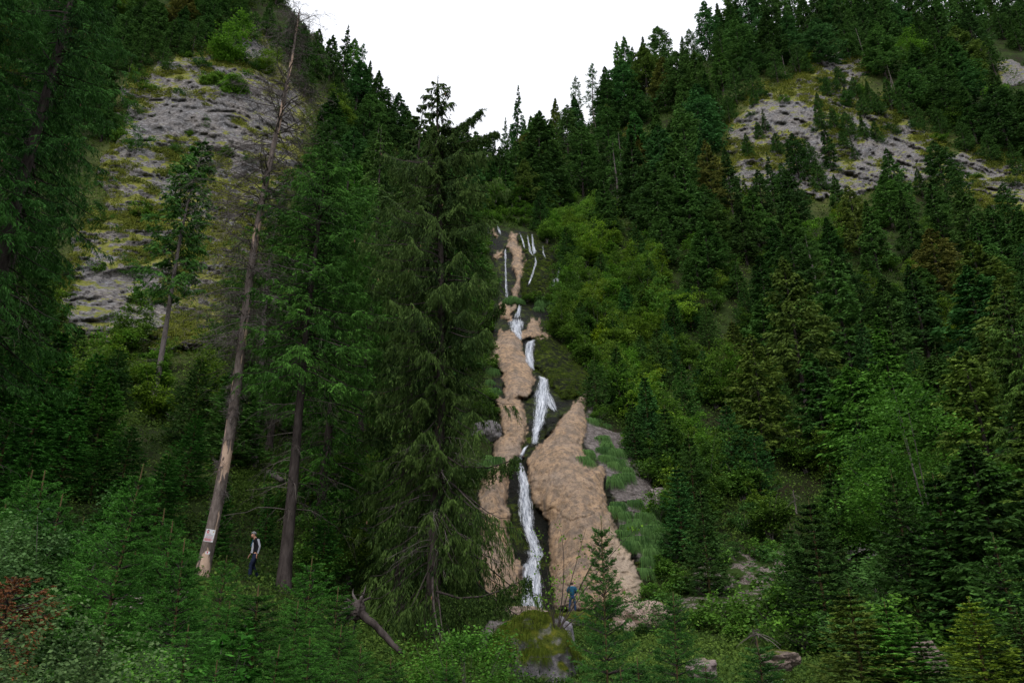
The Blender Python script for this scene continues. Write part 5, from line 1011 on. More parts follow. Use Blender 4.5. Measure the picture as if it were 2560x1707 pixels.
def rusty():
    P = atY(40, 1440, 9.3); f = np.array([P[0], P[1], float(H(P[0], P[1]))]); d = conifer(620, P[2]-f[2], 0.75, cb=0.1, nb=70, n1=14, n2=10, sl=0.07, sw=0.008, droop=0.3, hang=0.3, trunk_r=0.03, up=0.2, cyl=0.4, lumpy=0.5)
    plant('dead_sapling', tree_meshes('dead_sapling', d, 'rust', 'shoot'), f, 'rusty orange dead young spruce at the left edge', 'dead tree')
rusty()
# ------------------------------------------------------------------ boulders, logs
m, n, p, out = nodemat('boulder'); M['boulder'] = m; g = geo(n)
f1 = tex(n, 'ShaderNodeTexNoise', 4.0, g, 7, 0.75); f2 = tex(n, 'ShaderNodeTexNoise', 1.1, g, 4, 0.6); oi = n.nodes.new('ShaderNodeObjectInfo')
rk = ramp(n, f1.outputs[0], [(0.3, (0.09, 0.085, 0.09)), (0.5, (0.28, 0.26, 0.26)), (0.75, (0.48, 0.45, 0.43))]); rk = mixc(n, 1.0, rk, oi.outputs['Color'], 'MULTIPLY')
sp = N(n, 'ShaderNodeSeparateXYZ'); n.links.new(N(n, 'ShaderNodeNewGeometry').outputs['Normal'], sp.inputs[0])
mk = ramp(n, math_(n, 'ADD', math_(n, 'ADD', math_(n, 'MULTIPLY', sp.outputs[2], 0.5), f2.outputs[0]), attr(n, 'mossy').outputs['Fac']), [(0.85, (0, 0, 0)), (1.0, (1, 1, 1))])
ms_ = ramp(n, f1.outputs[0], [(0.3, (0.02, 0.03, 0.006)), (0.5, (0.07, 0.09, 0.012)), (0.7, (0.17, 0.17, 0.02))])
n.links.new(mixc(n, mk, rk, ms_), p.inputs['Base Color']); p.inputs['Roughness'].default_value = 0.92; bump(n, p, f1.outputs[0], 1.0, 0.12)
def ico(sub):
    bm = bmesh.new(); bmesh.ops.create_icosphere(bm, subdivisions=sub, radius=1.0); V = np.array([v.co[:] for v in bm.verts]); F = np.array([[v.index for v in f.verts] for f in bm.faces]); bm.free(); return V, F
ICO = ico(5)
def boulder(cx, cy, Y, size, label, seed, mossy=0.0, color=(1, 1, 1), sub=None, rz=0.0, name='boulder', angular=0.42):
    P = atY(cx, cy, Y); V, F = ICO; n_ = V.copy(); V = V*(1+angular*fbm(V*1.1+seed, 3, seed, ridged=True)[:, None]*0.8+0.16*fbm(V*2.7+seed, 4, seed+3)[:, None]); V = V + 0.04*fbm(V*9, 3, seed+5, ridged=True)[:, None]*n_
    V = V*np.array(size); Vw = V+P
    me = mesh(name, V, F, [M['boulder']], {'mossy': mossy+0*V[:, 0]}, smooth=True); o = obj(name, me); o.location = P; o.rotation_euler = (0, 0, rz); o.color = (*color, 1); tag(o, label, 'boulder'); return o
BM = boulder(1335, 1650, 28, (1.25, 1.2, 1.35), 'big boulder thick with yellow-green moss below the waterfall', 3, 0.38, (0.75, 0.75, 0.8), angular=0.5)
boulder(1398, 1640, 28.6, (0.55, 0.8, 1.15), 'bare grey rock slab leaning beside the mossy boulder', 8, -0.5, (0.95, 0.95, 1.05))
boulder(1250, 1620, 29.5, (0.7, 0.8, 0.9), 'pale grey rock left of the mossy boulder', 14, 0.0, (1.2, 1.15, 1.1))
boulder(1300, 1540, 46, (1.7, 1.2, 0.5), 'flat tan rock ledge at the foot of the waterfall', 17, -0.3, (1.35, 1.1, 0.9))
boulder(1608, 1552, 47, (1.5, 1.2, 1.05), 'angular tan boulder right of the travertine face', 21, -0.35, (1.4, 1.12, 0.95))
boulder(1560, 1580, 46, (0.8, 0.8, 0.6), 'small tan rock tucked against the angular boulder', 22, -0.3, (1.35, 1.1, 0.95))
boulder(1950, 1648, 24, (0.50, 0.5, 0.26), 'long brown mossy boulder beside the brook at the lower right', 25, 0.02, (0.9, 0.75, 0.65), rz=0.2)
boulder(1755, 1672, 24, (0.45, 0.4, 0.32), 'pinkish grey rock in the grass at the bottom right', 27, -0.1, (1.15, 0.98, 0.95))
boulder(1215, 1085, 68.6, (1.7, 1.5, 1.2), 'smooth grey dome of rock left of the middle cascade', 31, -0.3, (0.6, 0.6, 0.62), angular=0.15)
boulder(2155, 1385, 52, (0.8, 0.8, 0.7), 'grey rock showing between the dark spruces at lower right', 33, -0.1)
boulder(2480, 1475, 40, (0.6, 0.5, 0.35), 'small grey rock in the herbs at the far lower right', 34, 0.0)
boulder(2310, 1660, 26, (0.55, 0.5, 0.6), 'brown rock at the bottom right', 35, 0.0, (0.8, 0.65, 0.6))
boulder(1572, 1108, 71.5, (0.9, 0.9, 0.7), 'dark grey rock above the hanging grass', 36, -0.4, (0.9, 0.8, 0.8)); boulder(1632, 1265, 64.5, (1.7, 1.6, 1.5), 'pale cracked rock face right of the hanging grass', 37, -0.5, (1.1, 1.0, 1.0)); boulder(1598, 1195, 67.3, (0.8, 0.8, 0.8), 'broken pink-grey rock between grass mounds', 38, -0.4, (1.2, 1.05, 1.0))
for i, (x, y, Y, s, lb) in enumerate([(985,1010,70,1.2,'pale rock behind the old spruce trunk'),(1000,1420,46,.9,'pale rock glimpsed low behind the old spruce'),(930,1340,44,.7,'pale rock beside the fallen logs'),(345,1512,17,.35,'flat grey stone on the left path'),(370,1570,15,.28,'round pale stone on the left path'),(400,1495,18,.4,'tan stone on the left path edge'),(320,1545,16,.25,'small stone lower on the left path'),(900,1130,62,.8,'tan rock patch left of the old spruce')]):
    boulder(x, y, Y, (s*1.3, s, s*0.6), lb, 50+i, -0.4, (1.25, 1.12, 1.02))

def log_(p0, p1, r0, r1, label, mat='bark_grey', name='fallen_log', seed=1, bend=0.05, stubs=0, cat='log'):
    rg = np.random.default_rng(seed); p0 = np.array(p0, float); p1 = np.array(p1, float); s = np.linspace(0, 1, 14)[:, None]; L = np.linalg.norm(p1-p0)
    path = p0*(1-s)+p1*s+np.cumsum(rg.normal(size=(14, 3))*0.02*L*bend*3, 0); A = tubes(path[None], np.linspace(r0, r1, 14)[None], 12, 0.16, rg)
    V, F = A; c0 = len(V); V = np.vstack([V, path[0], path[-1]]); T = [np.array([[i, (i+1) % 12, c0] for i in range(12)])[:, ::-1], np.array([[13*12+i, 13*12+(i+1) % 12, c0+1] for i in range(12)])]
    root = obj(name, mesh(name, V, [F]+T, [M[mat]], smooth=True)); tag(root, label, cat)
    if stubs:
        k = rg.integers(1, 13, stubs); d = norm(jit(rg, stubs)+np.array([0, 0, 0.4])); ln = rg.uniform(.15, .6, stubs)*L*0.25; q = path[k][:, None]+d[:, None]*ln[:, None, None]*np.linspace(0, 1, 5)[None, :, None]+jit(rg, stubs*5, 0.02).reshape(stubs, 5, 3)
        for i in range(stubs): obj('branch_stub', mesh('branch_stub', *tubes(q[i:i+1], np.linspace(r1*.5, .006, 5)[None], 5), [M[mat]]), root)
    return root
log_(atY(868,1306,37), atY(930,1332,36.5), 0.07, 0.06, 'thin fallen log lying on a broken stump', seed=2)
log_(atY(893,1345,37.5), atY(893,1296,37.5), 0.15, 0.11, 'broken upright stump propping the thin log', mat='bark', name='stump', seed=3, cat='stump')
log_(atY(882,1342,37), atY(868,1302,36.8), 0.03, 0.045, 'pale split stake beside the broken stump', name='stake', mat='twig', seed=4, cat='stake')
log_(atY(563,1172,40), atY(606,1160,42), 0.16, 0.13, 'short log lying against the thin grey trunk', seed=5)
log_(atY(672,1180,38), atY(705,1200,36), 0.14, 0.12, 'log end behind the dark bare trunk', seed=6)
log_(atY(388,1012,54), atY(455,1060,50), 0.12, 0.06, 'thin fallen trunk below the long bare trunk', seed=7)
def root_plate():
    rg = np.random.default_rng(9); base = atY(1005, 1630, 21.8); top = atY(895, 1525, 22.4)
    root = log_(base, top, 0.07, 0.12, 'dark upturned tree trunk with torn roots left of the old spruce', mat='bark', name='uprooted_trunk', seed=9, bend=0.12, cat='uprooted tree')
    for i, (x, y) in enumerate([(930,1478),(915,1465),(850,1515),(838,1548),(880,1590),(862,1500),(885,1470),(905,1478),(848,1530),(870,1555),(842,1570),(900,1500),(855,1490),(830,1545)]):
        e = atY(x, y, 22.4+rg.uniform(-.3, .3)); s = np.linspace(0, 1, 7)[:, None]; q = top*(1-s)+e*s+rg.normal(size=(7, 3))*0.035; q[0] = top
        obj('root', mesh('root', *tubes(q[None], np.linspace(0.085, 0.008, 7)[None], 7, 0.1, rg), [M['bark_grey' if i in (1, 2, 6) else 'bark']], smooth=True), root)
    V, F = ICO; V = V*(1+0.35*fbm(V*1.7, 4, 77, ridged=True)[:, None])*np.array([.17, .2, .24])+np.array(top); obj('soil', mesh('soil', V, F, [M['bark']], smooth=True), root)
root_plate()
def snag(px, py0, py1, Y, label, r=0.14, nb=22, seed=1, px1=None, mat='twig'):
    t = float(hit(px, py0)[0]); Y = (CAM+raydir(px, py0)*t)[1] if Y is None else Y; b = atY(px, py0, Y); b[2] = float(H(b[0], b[1])) if Y is None else b[2]; tp = atY(px if px1 is None else px1, py1, Y); rg = np.random.default_rng(seed)
    s = np.linspace(0, 1, 12)[:, None]; path = (b-np.array([0, 0, .5]))*(1-s)+tp*s+np.cumsum(rg.normal(size=(12, 3))*0.03, 0); A = tubes(path[None], np.linspace(r, 0.03, 12)[None], 8, .05, rg)
    root = obj('snag', mesh('trunk', *A, [M[mat]], smooth=True)); tag(root, label, 'dead tree'); L = np.linalg.norm(tp-b)
    k = rg.uniform(.3, .98, nb); b0 = (b*(1-k[:, None])+tp*k[:, None]); a = rg.uniform(0, 6.28, nb); ln = rg.uniform(.3, 1.3, nb)*(1.2-k); s7 = np.linspace(0, 1, 6)[None, :, None]
    q = b0[:, None]+np.stack([np.cos(a), np.sin(a), 0*a-.1], -1)[:, None]*ln[:, None, None]*s7+np.array([0, 0, -.4])*ln[:, None, None]*s7**2
    obj('branches', mesh('branches', *tubes(q, np.full((nb, 6), .022)*np.linspace(1, .4, 6), 3), [M[mat]]), root); return root
for i, (x, y0, y1, x1, lb) in enumerate([(1498,385,255,1480,'leaning dead trunk in the steep wood right of the sky gap'),(2170,165,70,2140,'bare grey trunk above the topmost outcrop rock'),(2240,235,160,2215,'dead trunk leaning beside two others right of the outcrop top'),(2230,230,185,2222,'short dead trunk next to the leaning one'),(1993,185,125,1972,'thin dead trunk left of the topmost rock'),(1965,190,140,1955,'thinner dead trunk at far left of the topmost rock'),(2455,130,30,2410,'long pale dead trunk leaning in the upper right wood'),(1728,75,0,1715,'bare spire rising against the sky at the right ridge'),(1855,200,115,1835,'bare trunk under spruces left of the topmost rock'),(838,350,240,845,'dead grey trunk right of the peeled dead spruce'),(1675,80,55,1668,'small bare leaning top against the sky')]):
    snag(x, y0, y1, None, lb, 0.17, 20, 30+i, x1, 'bark_grey' if i % 2 else 'twig')
snag(1990, 1268, 1222, 56, 'small forked bleached snag in the dark wood', 0.07, 8, 50, 1985); snag(1898, 1600, 1570, 30, 'grey dead brush stub in the lower right herbs', 0.05, 16, 51, 1890)

# slender leafy shrub growing from the mossy boulder
def slender():
    b = atY(1390, 1590, 27.2); rg = np.random.default_rng(14); ends = [(1525,1330),(1500,1370),(1560,1470),(1400,1320),(1340,1400),(1350,1330),(1465,1320),(1580,1330),(1380,1450),(1330,1480)]
    paths = []; s = np.linspace(0, 1, 10)[:, None]
    for x, y in ends:
        e = atY(x, y, 27+rg.uniform(-.6, .6)); c = b+(e-b)*0.5+np.array([0, 0, 0.35])+rg.normal(size=3)*0.15; paths.append((b*(1-s)**2+2*c*s*(1-s)+e*s**2)-b)
    P = np.array(paths); k = np.repeat(np.arange(len(P)), 9); si = rg.integers(3, 10, len(k)); q0 = P[k, si]; d = norm(jit(rg, len(k))+np.array([0, 0, .3])); ln = rg.uniform(.15, .5, len(k)); tw = q0[:, None]+d[:, None]*ln[:, None, None]*np.linspace(0, 1, 5)[None, :, None]
    root = empty('shrub', b); tag(root, 'slender leafy shrub with thin arching stems growing from the mossy boulder', 'shrub')
    V, F = merge([tubes(P, np.linspace(.022, .006, 10)[None].repeat(len(P), 0), 5), tubes(tw, np.linspace(.006, .003, 5)[None].repeat(len(tw), 0), 3)]); obj('stems', mesh('stems', V, F, [M['bark']]), root)
    kk = np.repeat(np.arange(len(tw)), 6); c = tw[kk, rg.integers(1, 5, len(kk))]+jit(rg, len(kk), .05); D = norm(jit(rg, len(kk))+np.array([0, 0, -.2])); L = rg.uniform(.06, .12, len(kk)); V, F = kites(c, D, L, L*.4, N=norm(jit(rg, len(kk), .5)+np.array([0, 0, 1])), mid=.5)
    o = obj('foliage', mesh('foliage', V, F, [M['leaves']], {'tint': np.repeat(np.clip(rg.normal(.6, .2, len(kk)), 0, 1), 4)}), root); o.color = (1.15, 1.25, .8, 1)
slender()
# fur of grass and moss on the big boulder
def boulder_fur():
    rg = np.random.default_rng(4); V = np.array([v.co[:] for v in BM.data.vertices]); ok = np.where((V[:, 2] > 0.1) & (vnoise(V*1.3, 2) > -0.25))[0]; P = V[rg.choice(ok, 1000)]; n = norm(P); 
    Vv, F, ti = blades(P, np.full(len(P), .06), 16, rg.uniform(.12, .42, len(P)), np.full(len(P), .008), rg, out_dir=n*np.array([1, 1, 0]), droop=1.3, up=.5)
    o = obj('moss_cushion', mesh('moss_cushion', Vv, F, [M['grass']], {'tint': ti}), BM); o.color = (0.85, 0.75, .25, 1)
boulder_fur()

# ------------------------------------------------------------------ people
simple('skin', (0.52, 0.27, 0.19), 0.5, 0.35, 0.12); simple('hair_grey', (0.22, 0.22, 0.23), 0.8, 0.2, 0.4); simple('hair_dark', (0.05, 0.035, 0.03), 0.8, 0.2, 0.4)
simple('cloth_black', (0.012, 0.013, 0.018), 0.8, 0.2, 0.3); simple('cloth_white', (0.45, 0.46, 0.53), 0.8, 0.2, 0.08); simple('cloth_navy', (0.012, 0.018, 0.045), 0.85, 0.2, 0.3); simple('cloth_blue', (0.006, 0.085, 0.16), 0.7, 0.3, 0.3)
simple('denim', (0.03, 0.06, 0.14), 0.85, 0.2, 0.3); simple('cloth_red', (0.45, 0.03, 0.03), 0.8, 0.2, 0.2); simple('shoe', (0.05, 0.05, 0.06), 0.6, 0.3); simple('tee_blue', (0.02, 0.13, 0.30), 0.8, 0.2, 0.2); simple('camera_black', (0.015, 0.015, 0.017), 0.4, 0.5); simple('eye', (0.03, 0.02, 0.015), 0.2, 0.5)
def skin_mesh(name, chains, mat, sub=2, squash=None):
    """chains: dict point name -> (xyz, rx, ry); edges list; one welded skeleton grown with a Skin modifier and frozen"""
    pts, edges, rootn = chains; names = list(pts); ix = {k: i for i, k in enumerate(names)}
    me = bpy.data.meshes.new(name); me.from_pydata([pts[k][0] for k in names], [(ix[a], ix[b]) for a, b in edges], [])
    o = bpy.data.objects.new(name, me); col.objects.link(o); md = o.modifiers.new('s', 'SKIN'); md.use_smooth_shade = True; md.branch_smoothing = 0.6
    sv = me.skin_vertices[0].data
    for k in names: sv[ix[k]].radius = (pts[k][1], pts[k][2]); sv[ix[k]].use_root = (k == rootn)
    sb = o.modifiers.new('u', 'SUBSURF'); sb.levels = sub; sb.render_levels = sub
    C.view_layer.update(); nm = bpy.data.meshes.new_from_object(o.evaluated_get(C.evaluated_depsgraph_get())); nm.name = name
    nm.materials.clear(); nm.materials.append(mat); bpy.data.objects.remove(o); 
    for p_ in nm.polygons: p_.use_smooth = True
    return nm
def person(loc, yaw, label, J, top, legs, hair, clothes, height=1.75, extra=None):
    """J: joint positions in metres, facing +Y"""
    root = empty('person', loc, yaw); root.scale = (height/1.75,)*3; tag(root, label, 'person'); j = {k: Vector(v) for k, v in J.items()}
    pts = {}; E = []
    def ad(n, p, r, r2=None): pts[n] = (tuple(p), r, r2 or r)
    ad('pel', j['pelvis'], .135, .10); ad('spi', j['spine'], .125, .095); ad('che', j['chest'], .155, .105); ad('nec', j['neck'], .064); ad('jaw', j['head']+Vector((0, .012, -.075)), .078, .084); ad('hea', j['head'], .100, .112); ad('cro', j['head']+(j['head']-j['neck']).normalized()*.085, .076, .086)
    E += [('pel','spi'),('spi','che'),('che','nec'),('nec','jaw'),('jaw','hea'),('hea','cro')]
    fwd = j.get('face', Vector((0, 1, 0))).normalized(); sidev = fwd.cross(Vector((0, 0, 1))).normalized()
    for s, sg in (('L', -1), ('R', 1)):
        ad('sh'+s, j['sh'+s], .062); ad('el'+s, j['el'+s], .043); ad('wr'+s, j['wr'+s], .028, .032); hd = (j['wr'+s]-j['el'+s]).normalized(); ad('pa'+s, j['wr'+s]+hd*.07, .034, .018); E += [('che','sh'+s),('sh'+s,'el'+s),('el'+s,'wr'+s),('wr'+s,'pa'+s)]
        pn = hd.cross(Vector((1, 0.15, 0))).normalized(); ac = hd.cross(pn).normalized()
        for q, (o_, ln) in enumerate(((-.027, .062), (-.009, .075), (.009, .070), (.027, .055))):
            b = j['wr'+s]+hd*.10+ac*o_; m_ = b+hd*ln*.5+pn*.008; e_ = b+hd*ln*.92+pn*.032
            ad(f'f{q}a'+s, b, .0095); ad(f'f{q}b'+s, m_, .009); ad(f'f{q}c'+s, e_, .007); E += [('pa'+s, f'f{q}a'+s), (f'f{q}a'+s, f'f{q}b'+s), (f'f{q}b'+s, f'f{q}c'+s)]
        tb = j['wr'+s]+hd*.035+ac*(-.03)+pn*.012; te = tb+hd*.04+ac*(-.025)+pn*.02; ad('ta'+s, tb, .012); ad('tb'+s, te, .009); E += [('wr'+s, 'ta'+s), ('ta'+s, 'tb'+s)]
        ad('hi'+s, j['hip'+s], .088); ad('kn'+s, j['kn'+s], .058); ad('an'+s, j['an'+s], .038); ad('to'+s, j['to'+s], .042, .03); E += [('pel','hi'+s),('hi'+s,'kn'+s),('kn'+s,'an'+s),('an'+s,'to'+s)]
    ad('nos', j['head']+fwd*.098+Vector((0, 0, -.018)), .013, .017); E.append(('hea','nos'))
    for s, sg in (('L', -1), ('R', 1)): ad('ear'+s, j['head']+sidev*.083*sg+Vector((0, 0, -.01)), .010, .022); E.append(('hea', 'ear'+s))
    obj('body', skin_mesh('body', (pts, E, 'pel'), M['skin']), root)
    for s, sg in (('L', -1), ('R', 1)):
        V, F = ico(2); obj('eye', mesh('eye', V*.011+np.array(j['head']+fwd*.083+sidev*.031*sg+Vector((0, 0, .012))), F, [M['eye']], smooth=True), root)
    V, F = ico(2); obj('mouth', mesh('mouth', V*np.array([.024, .012, .006])+np.array(j['head']+fwd*.086+Vector((0, 0, -.058))), F, [M['cloth_red']], smooth=True), root)
    # hair: a shell over the back and top of the head
    V, F = ico(4); up = (j['head']-j['neck']).normalized(); keep = ((V@np.array(up) > -0.15) | ((V@np.array(fwd) < -0.25) & (V@np.array(up) > -0.7))) & ((V@np.array(fwd) < 0.35) | (V@np.array(up) > 0.62)); F = F[keep[F].all(1)]
    V = V*(1+0.04*vnoise(V*6, 3)[:, None]); obj('hair', mesh('hair', V*np.array([.089, .100, .098])+np.array(j['head']+up*.030-fwd*.012), F, [M[hair]], smooth=True), root)
    for nm, kind, mat, grow in clothes:
        q = {}; Ee = []
        if kind == 'top':
            for k in ('pel','spi','che','nec','shL','elL','wrL','shR','elR','wrR'): P_, r1, r2 = pts[k]; gk = grow if k != 'nec' else grow*.4; q[k] = (P_, r1+gk, r2+gk)
            q['pel'] = (tuple(Vector(pts['pel'][0])+Vector((0, 0, -.07))), .150+grow, .125+grow)
            for s in 'LR': P_ = Vector(pts['wr'+s][0]); e_ = Vector(pts['el'+s][0]); q['wr'+s] = (tuple(P_+(e_-P_)*.04), .036+grow*.6, .036+grow*.6)
            Ee = [('pel','spi'),('spi','che'),('che','nec'),('che','shL'),('shL','elL'),('elL','wrL'),('che','shR'),('shR','elR'),('elR','wrR')]
        elif kind == 'vest': pass
        elif kind in ('trousers', 'shorts'):
            q['pel'] = (pts['pel'][0], .150+grow*.6, .125+grow*.6); q['wai'] = (tuple(Vector(pts['pel'][0])+Vector((0, 0, .09))), .142+grow*.6, .11+grow*.6); Ee += [('wai','pel')]
            for s in 'LR':
                q['hi'+s] = (pts['hi'+s][0], .100+grow, .100+grow); kk = Vector(pts['kn'+s][0]); hh_ = Vector(pts['hi'+s][0])
                if kind == 'shorts': q['kn'+s] = (tuple(hh_+(kk-hh_)*.55), .085+grow, .085+grow); Ee += [('pel','hi'+s),('hi'+s,'kn'+s)]
                else: q['kn'+s] = (tuple(kk), .066+grow, .066+grow); a_ = Vector(pts['an'+s][0]); q['an'+s] = (tuple(a_+(kk-a_)*-.05), .062+grow, .056+grow); Ee += [('pel','hi'+s),('hi'+s,'kn'+s),('kn'+s,'an'+s)]
        obj(nm, skin_mesh(nm, (q, Ee, 'pel'), M[mat]), root)
    for s in 'LR':
        V, F = ico(3); a_ = Vector(pts['an'+s][0]); t_ = Vector(pts['to'+s][0]); c_ = (a_+t_)/2; c_.z = min(a_.z, t_.z)+.0; V = V*np.array([.050, .15, .055]); V[:, 2] = np.maximum(V[:, 2], -.035); yv = math.atan2(-(t_-a_).x, (t_-a_).y)
        Rm = np.array([[math.cos(yv), -math.sin(yv), 0], [math.sin(yv), math.cos(yv), 0], [0, 0, 1]]); obj('shoe', mesh('shoe', V@Rm.T+np.array(c_), F, [M['shoe']], smooth=True), root)
    if extra: extra(root, pts)
    return root
STAND = dict(pelvis=(0,0,.96), spine=(0,.01,1.14), chest=(0,.01,1.34), neck=(0,.03,1.50), head=(0,.06,1.63), shL=(-.185,0,1.42), shR=(.185,0,1.42), elL=(-.23,-.03,1.14), elR=(.23,-.03,1.14), wrL=(-.23,.05,.90), wrR=(.23,.05,.90),
             hipL=(-.10,0,.80), hipR=(.10,0,.80), knL=(-.10,.02,.50), knR=(.10,.02,.50), anL=(-.11,-.01,.09), anR=(.11,-.01,.09), toL=(-.12,.15,.04), toR=(.12,.15,.04), face=(0,1,-.1))
def J(**k): d = dict(STAND); d.update(k); return d
def strip(a, b, rad, wd, side, mat, nm, root, n=10):
    """a band of cloth laid along a limb, standing a little proud of it"""
    a, b, side = Vector(a), Vector(b), Vector(side).normalized(); ax = (b-a).normalized(); t = ax.cross(side).normalized(); V = []
    for i in range(n):
        c = a.lerp(b, i/(n-1)); r = rad[0]+(rad[1]-rad[0])*i/(n-1)
        for k in range(6): th = (k/5-.5)*wd; V.append(c+(side*math.cos(th)+t*math.sin(th))*r)
    obj(nm, mesh(nm, np.array([v[:] for v in V]), grid_faces(n, 6), [M[mat]], smooth=True), root)
# man walking down the left path: black and white track jacket, seen from his left side, head bowed
def ex_walk(root, pts):
    for s in ('L',):
        sh, el, wr = pts['sh'+s][0], pts['el'+s][0], pts['wr'+s][0]; strip(sh, el, (.094, .080), .8, (-1, -.25, .1), 'cloth_white', 'sleeve_stripe', root); strip(el, wr, (.080, .070), .8, (-1, -.25, .1), 'cloth_white', 'sleeve_stripe', root)
    pe, sp_ = Vector(pts['pel'][0]), Vector(pts['che'][0]); strip(tuple(sp_+Vector((0, .02, -.02))), tuple(pe+Vector((0, .03, -.02))), (.132, .145), .7, (-.7, .85, 0), 'cloth_white', 'side_panel', root)
    strip(tuple(sp_+Vector((0, .05, .10))), tuple(sp_+Vector((0, .07, -.16))), (.082, .118), .7, (-.15, 1, 0), 'tee_blue', 'shirt', root)
gp = ground_at(630, 1450)
person((gp[0], gp[1], gp[2]), R_(112), 'grey-haired man in a black and white track jacket looking down by the dark bare trunk', J(neck=(0,.05,1.49), head=(0,.13,1.60), face=(0,1,-.55), elL=(-.24,-.09,1.15), wrL=(-.23,-.05,.91), elR=(.23,.03,1.15), wrR=(.22,.16,.93), knL=(-.10,.12,.52), anL=(-.11,.10,.10), toL=(-.12,.25,.05), knR=(.10,.03,.50), anR=(.11,-.18,.12), toR=(.12,-.04,.05)),
       None, None, 'hair_grey', [('jacket', 'top', 'cloth_black', .040), ('trousers', 'trousers', 'cloth_navy', .012)], 1.76, ex_walk)
# man in blue seen from behind at the foot of the falls, hands in front holding a camera
def ex_cam(root, pts):
    w = (Vector(pts['wrL'][0])+Vector(pts['wrR'][0]))/2+Vector((0, .08, .02)); V, F = boxes([(w.x, w.y, w.z, .13, .05, .085), (w.x, w.y+.045, w.z, .06, .05, .06)]); obj('camera', mesh('camera', V, F, [M['camera_black']]), root)
    sp_ = Vector(pts['che'][0]); strip(tuple(Vector(pts['nec'][0])+Vector((0, -.005, .03))), tuple(Vector(pts['nec'][0])+Vector((0, -.01, -.02))), (.066, .075), 2.6, (0, -1, 0), 'cloth_white', 'collar', root)
gp = CAM+raydir(1431, 1500)*(float(surf('travertine_cliff', 1431, 1500))-1.3); gz_ = atY(1431, 1529, gp[1])[2]
person((gp[0], gp[1], gz_), R_(-8), 'man in a blue jacket and jeans seen from behind at the foot of the falls', J(neck=(0,.05,1.50), head=(0,.11,1.61), face=(0,1,-.6), elL=(-.29,.02,1.17), wrL=(-.12,.24,1.13), elR=(.29,.02,1.17), wrR=(.12,.24,1.13),  knL=(-.15,.03,.50), knR=(.14,.02,.50), anL=(-.20,-.02,.09), anR=(.17,-.01,.09), toL=(-.24,.13,.04), toR=(.20,.14,.04)),
       None, None, 'hair_dark', [('jacket', 'top', 'cloth_blue', .055), ('jeans', 'trousers', 'denim', .014)], 1.76, ex_cam)
boulder(1440, 1552, gp[1]-.3, (1.5, 1.1, .55), 'low grassy mound under the man in blue', 61, 0.5, (0.8, .85, .7), name='mound', angular=.12)
# bare-chested figure half hidden by the foreground spruces
gp = atY(303, 1620, 16.0); hz = atY(306, 1542, 16.0)[2]
person((gp[0], gp[1], hz-1.76), R_(150), 'bare-chested person in red shorts half hidden behind the foreground spruces', J(elL=(-.30,.10,1.22), wrL=(-.30,.33,1.12), elR=(.36,.06,1.22), wrR=(.52,.24,1.30)), None, None, 'hair_dark', [('shorts', 'shorts', 'cloth_red', .014)], 1.76)

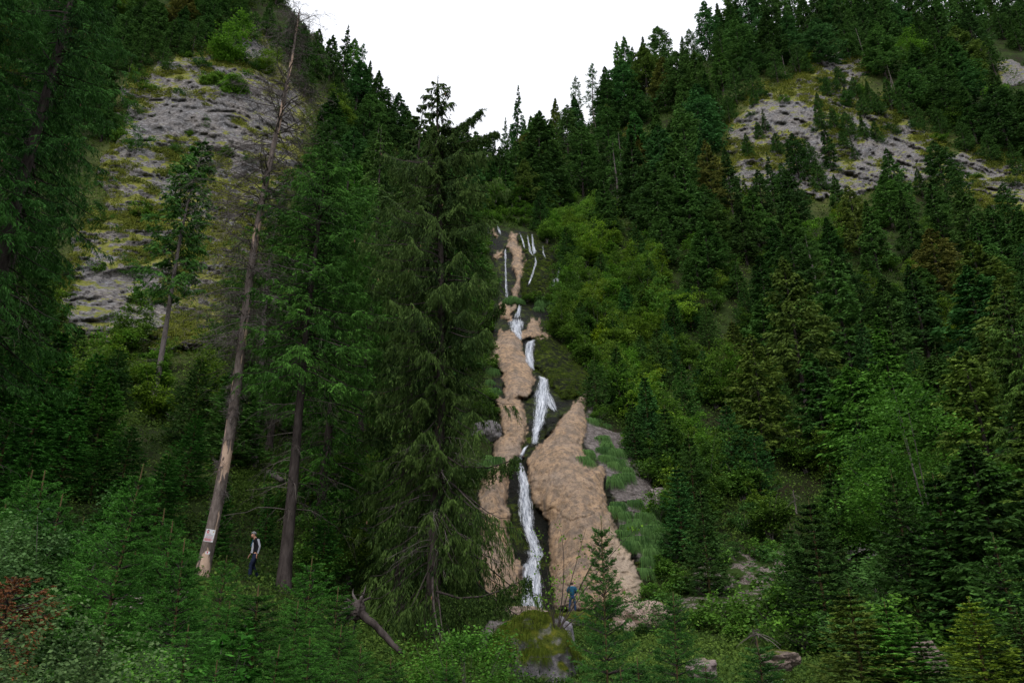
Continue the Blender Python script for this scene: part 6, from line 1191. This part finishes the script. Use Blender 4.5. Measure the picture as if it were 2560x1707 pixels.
# long drooping boughs that reach out from the old spruce in front of the falls
def bough(ptsxy, Y, hangl, seed, cones=0):
    rg = np.random.default_rng(seed); base = np.array(OLD.location); P = np.array([atY(a, b, Y) for a, b in ptsxy])-base; s = np.linspace(0, 1, 24); seg = np.linspace(0, 1, len(P))
    path = np.stack([np.interp(s, seg, P[:, i]) for i in range(3)], -1)+np.cumsum(rg.normal(size=(24, 3))*0.012, 0)
    b = obj('bough', mesh('bough', *tubes(path[None], np.linspace(.05, .012, 24)[None], 6, .08, rg), [M['bark']], smooth=True), OLD)
    n = 130; k = rg.integers(2, 24, n); p0 = path[k]+jit(rg, n, .06); L = hangl*rg.uniform(.35, 1.15, n)*np.clip(1.3-k/24*.7, .4, 1); tw = np.repeat(np.arange(n), 60); q = rg.uniform(0, 1, len(tw))
    sw_ = jit(rg, n, .12); pt = p0[tw]+np.stack([sw_[tw, 0]*q, sw_[tw, 1]*q, -L[tw]*q], -1)+jit(rg, len(tw), .02); D = norm(jit(rg, len(tw), .45)+np.array([0, 0, -.8])); l = rg.uniform(.05, .14, len(tw))
    V, F = kites(pt, D, l, l*.13, rng=rg); o = obj('needle_curtain', mesh('needle_curtain', V, F, [M['needles']], {'tint': np.repeat(np.clip(.35+.25*rg.normal(size=len(tw)), 0, 1), 4)}), b); o.color = (0.9, 0.8, 0.7, 1)
OLD = next(o for o in bpy.data.objects if o.get('label', '').startswith('huge old spruce'))
bough([(1090,1478),(1150,1496),(1210,1492),(1270,1470),(1322,1440)], 27.5, 0.95, 1)
bough([(1100,1130),(1160,1168),(1220,1172),(1280,1158),(1300,1150)], 28.0, 0.75, 2)
bough([(1090,330),(1140,320),(1180,300),(1205,276)], 28.5, 0.45, 3)
bough([(1090,395),(1150,360),(1200,345),(1238,328)], 28.8, 0.55, 4)
bough([(1100,880),(1160,850),(1215,800),(1262,755)], 28.2, 0.5, 5)

# ------------------------------------------------------------------ labels that single each tree out
def rank_labels(items, fmt, group):
    by = {}
    for it in items: by.setdefault((it[1], it[4]), []).append(it)
    for (zone, word), L in by.items():
        L.sort(key=lambda t: t[2])
        for i, it in enumerate(L):
            o, _, px, py, _, h = it[:6]; nm = it[6] if len(it) > 6 else o.name.split('.')[0]
            noun = {'young_spruce': 'young spruce', 'spruce_sapling': 'spruce sapling', 'broadleaf_tree': 'leafy tree', 'bush': 'bush'}.get(nm, 'spruce')
            if len(L) == 1: lb = f'the only {word} {noun} {zone}'
            elif i == len(L)-1 and len(L) > 2: lb = f'rightmost {word} {noun} {zone}'
            else: lb = f'{ORD[i] if i < 20 else str(i+1)+"th"} {word} {noun} from the left {zone}'
            o['label'] = ' '.join(lb.split()[:16]); o['group'] = group.get(noun, noun+'s')
rank_labels([(a, b, c, d, e, f) for a, b, c, d, e, f in WOODS], None, {'spruce': 'spruces on the hillsides', 'young spruce': 'young spruces on the slopes'})
rank_labels(LEAFY, None, {'leafy tree': 'leafy trees beside the falls', 'bush': 'bushes on the rocks and slopes'})
rank_labels(SAPN, None, {'spruce sapling': 'spruce saplings in the foreground', 'young spruce': 'young spruces on the slopes'})
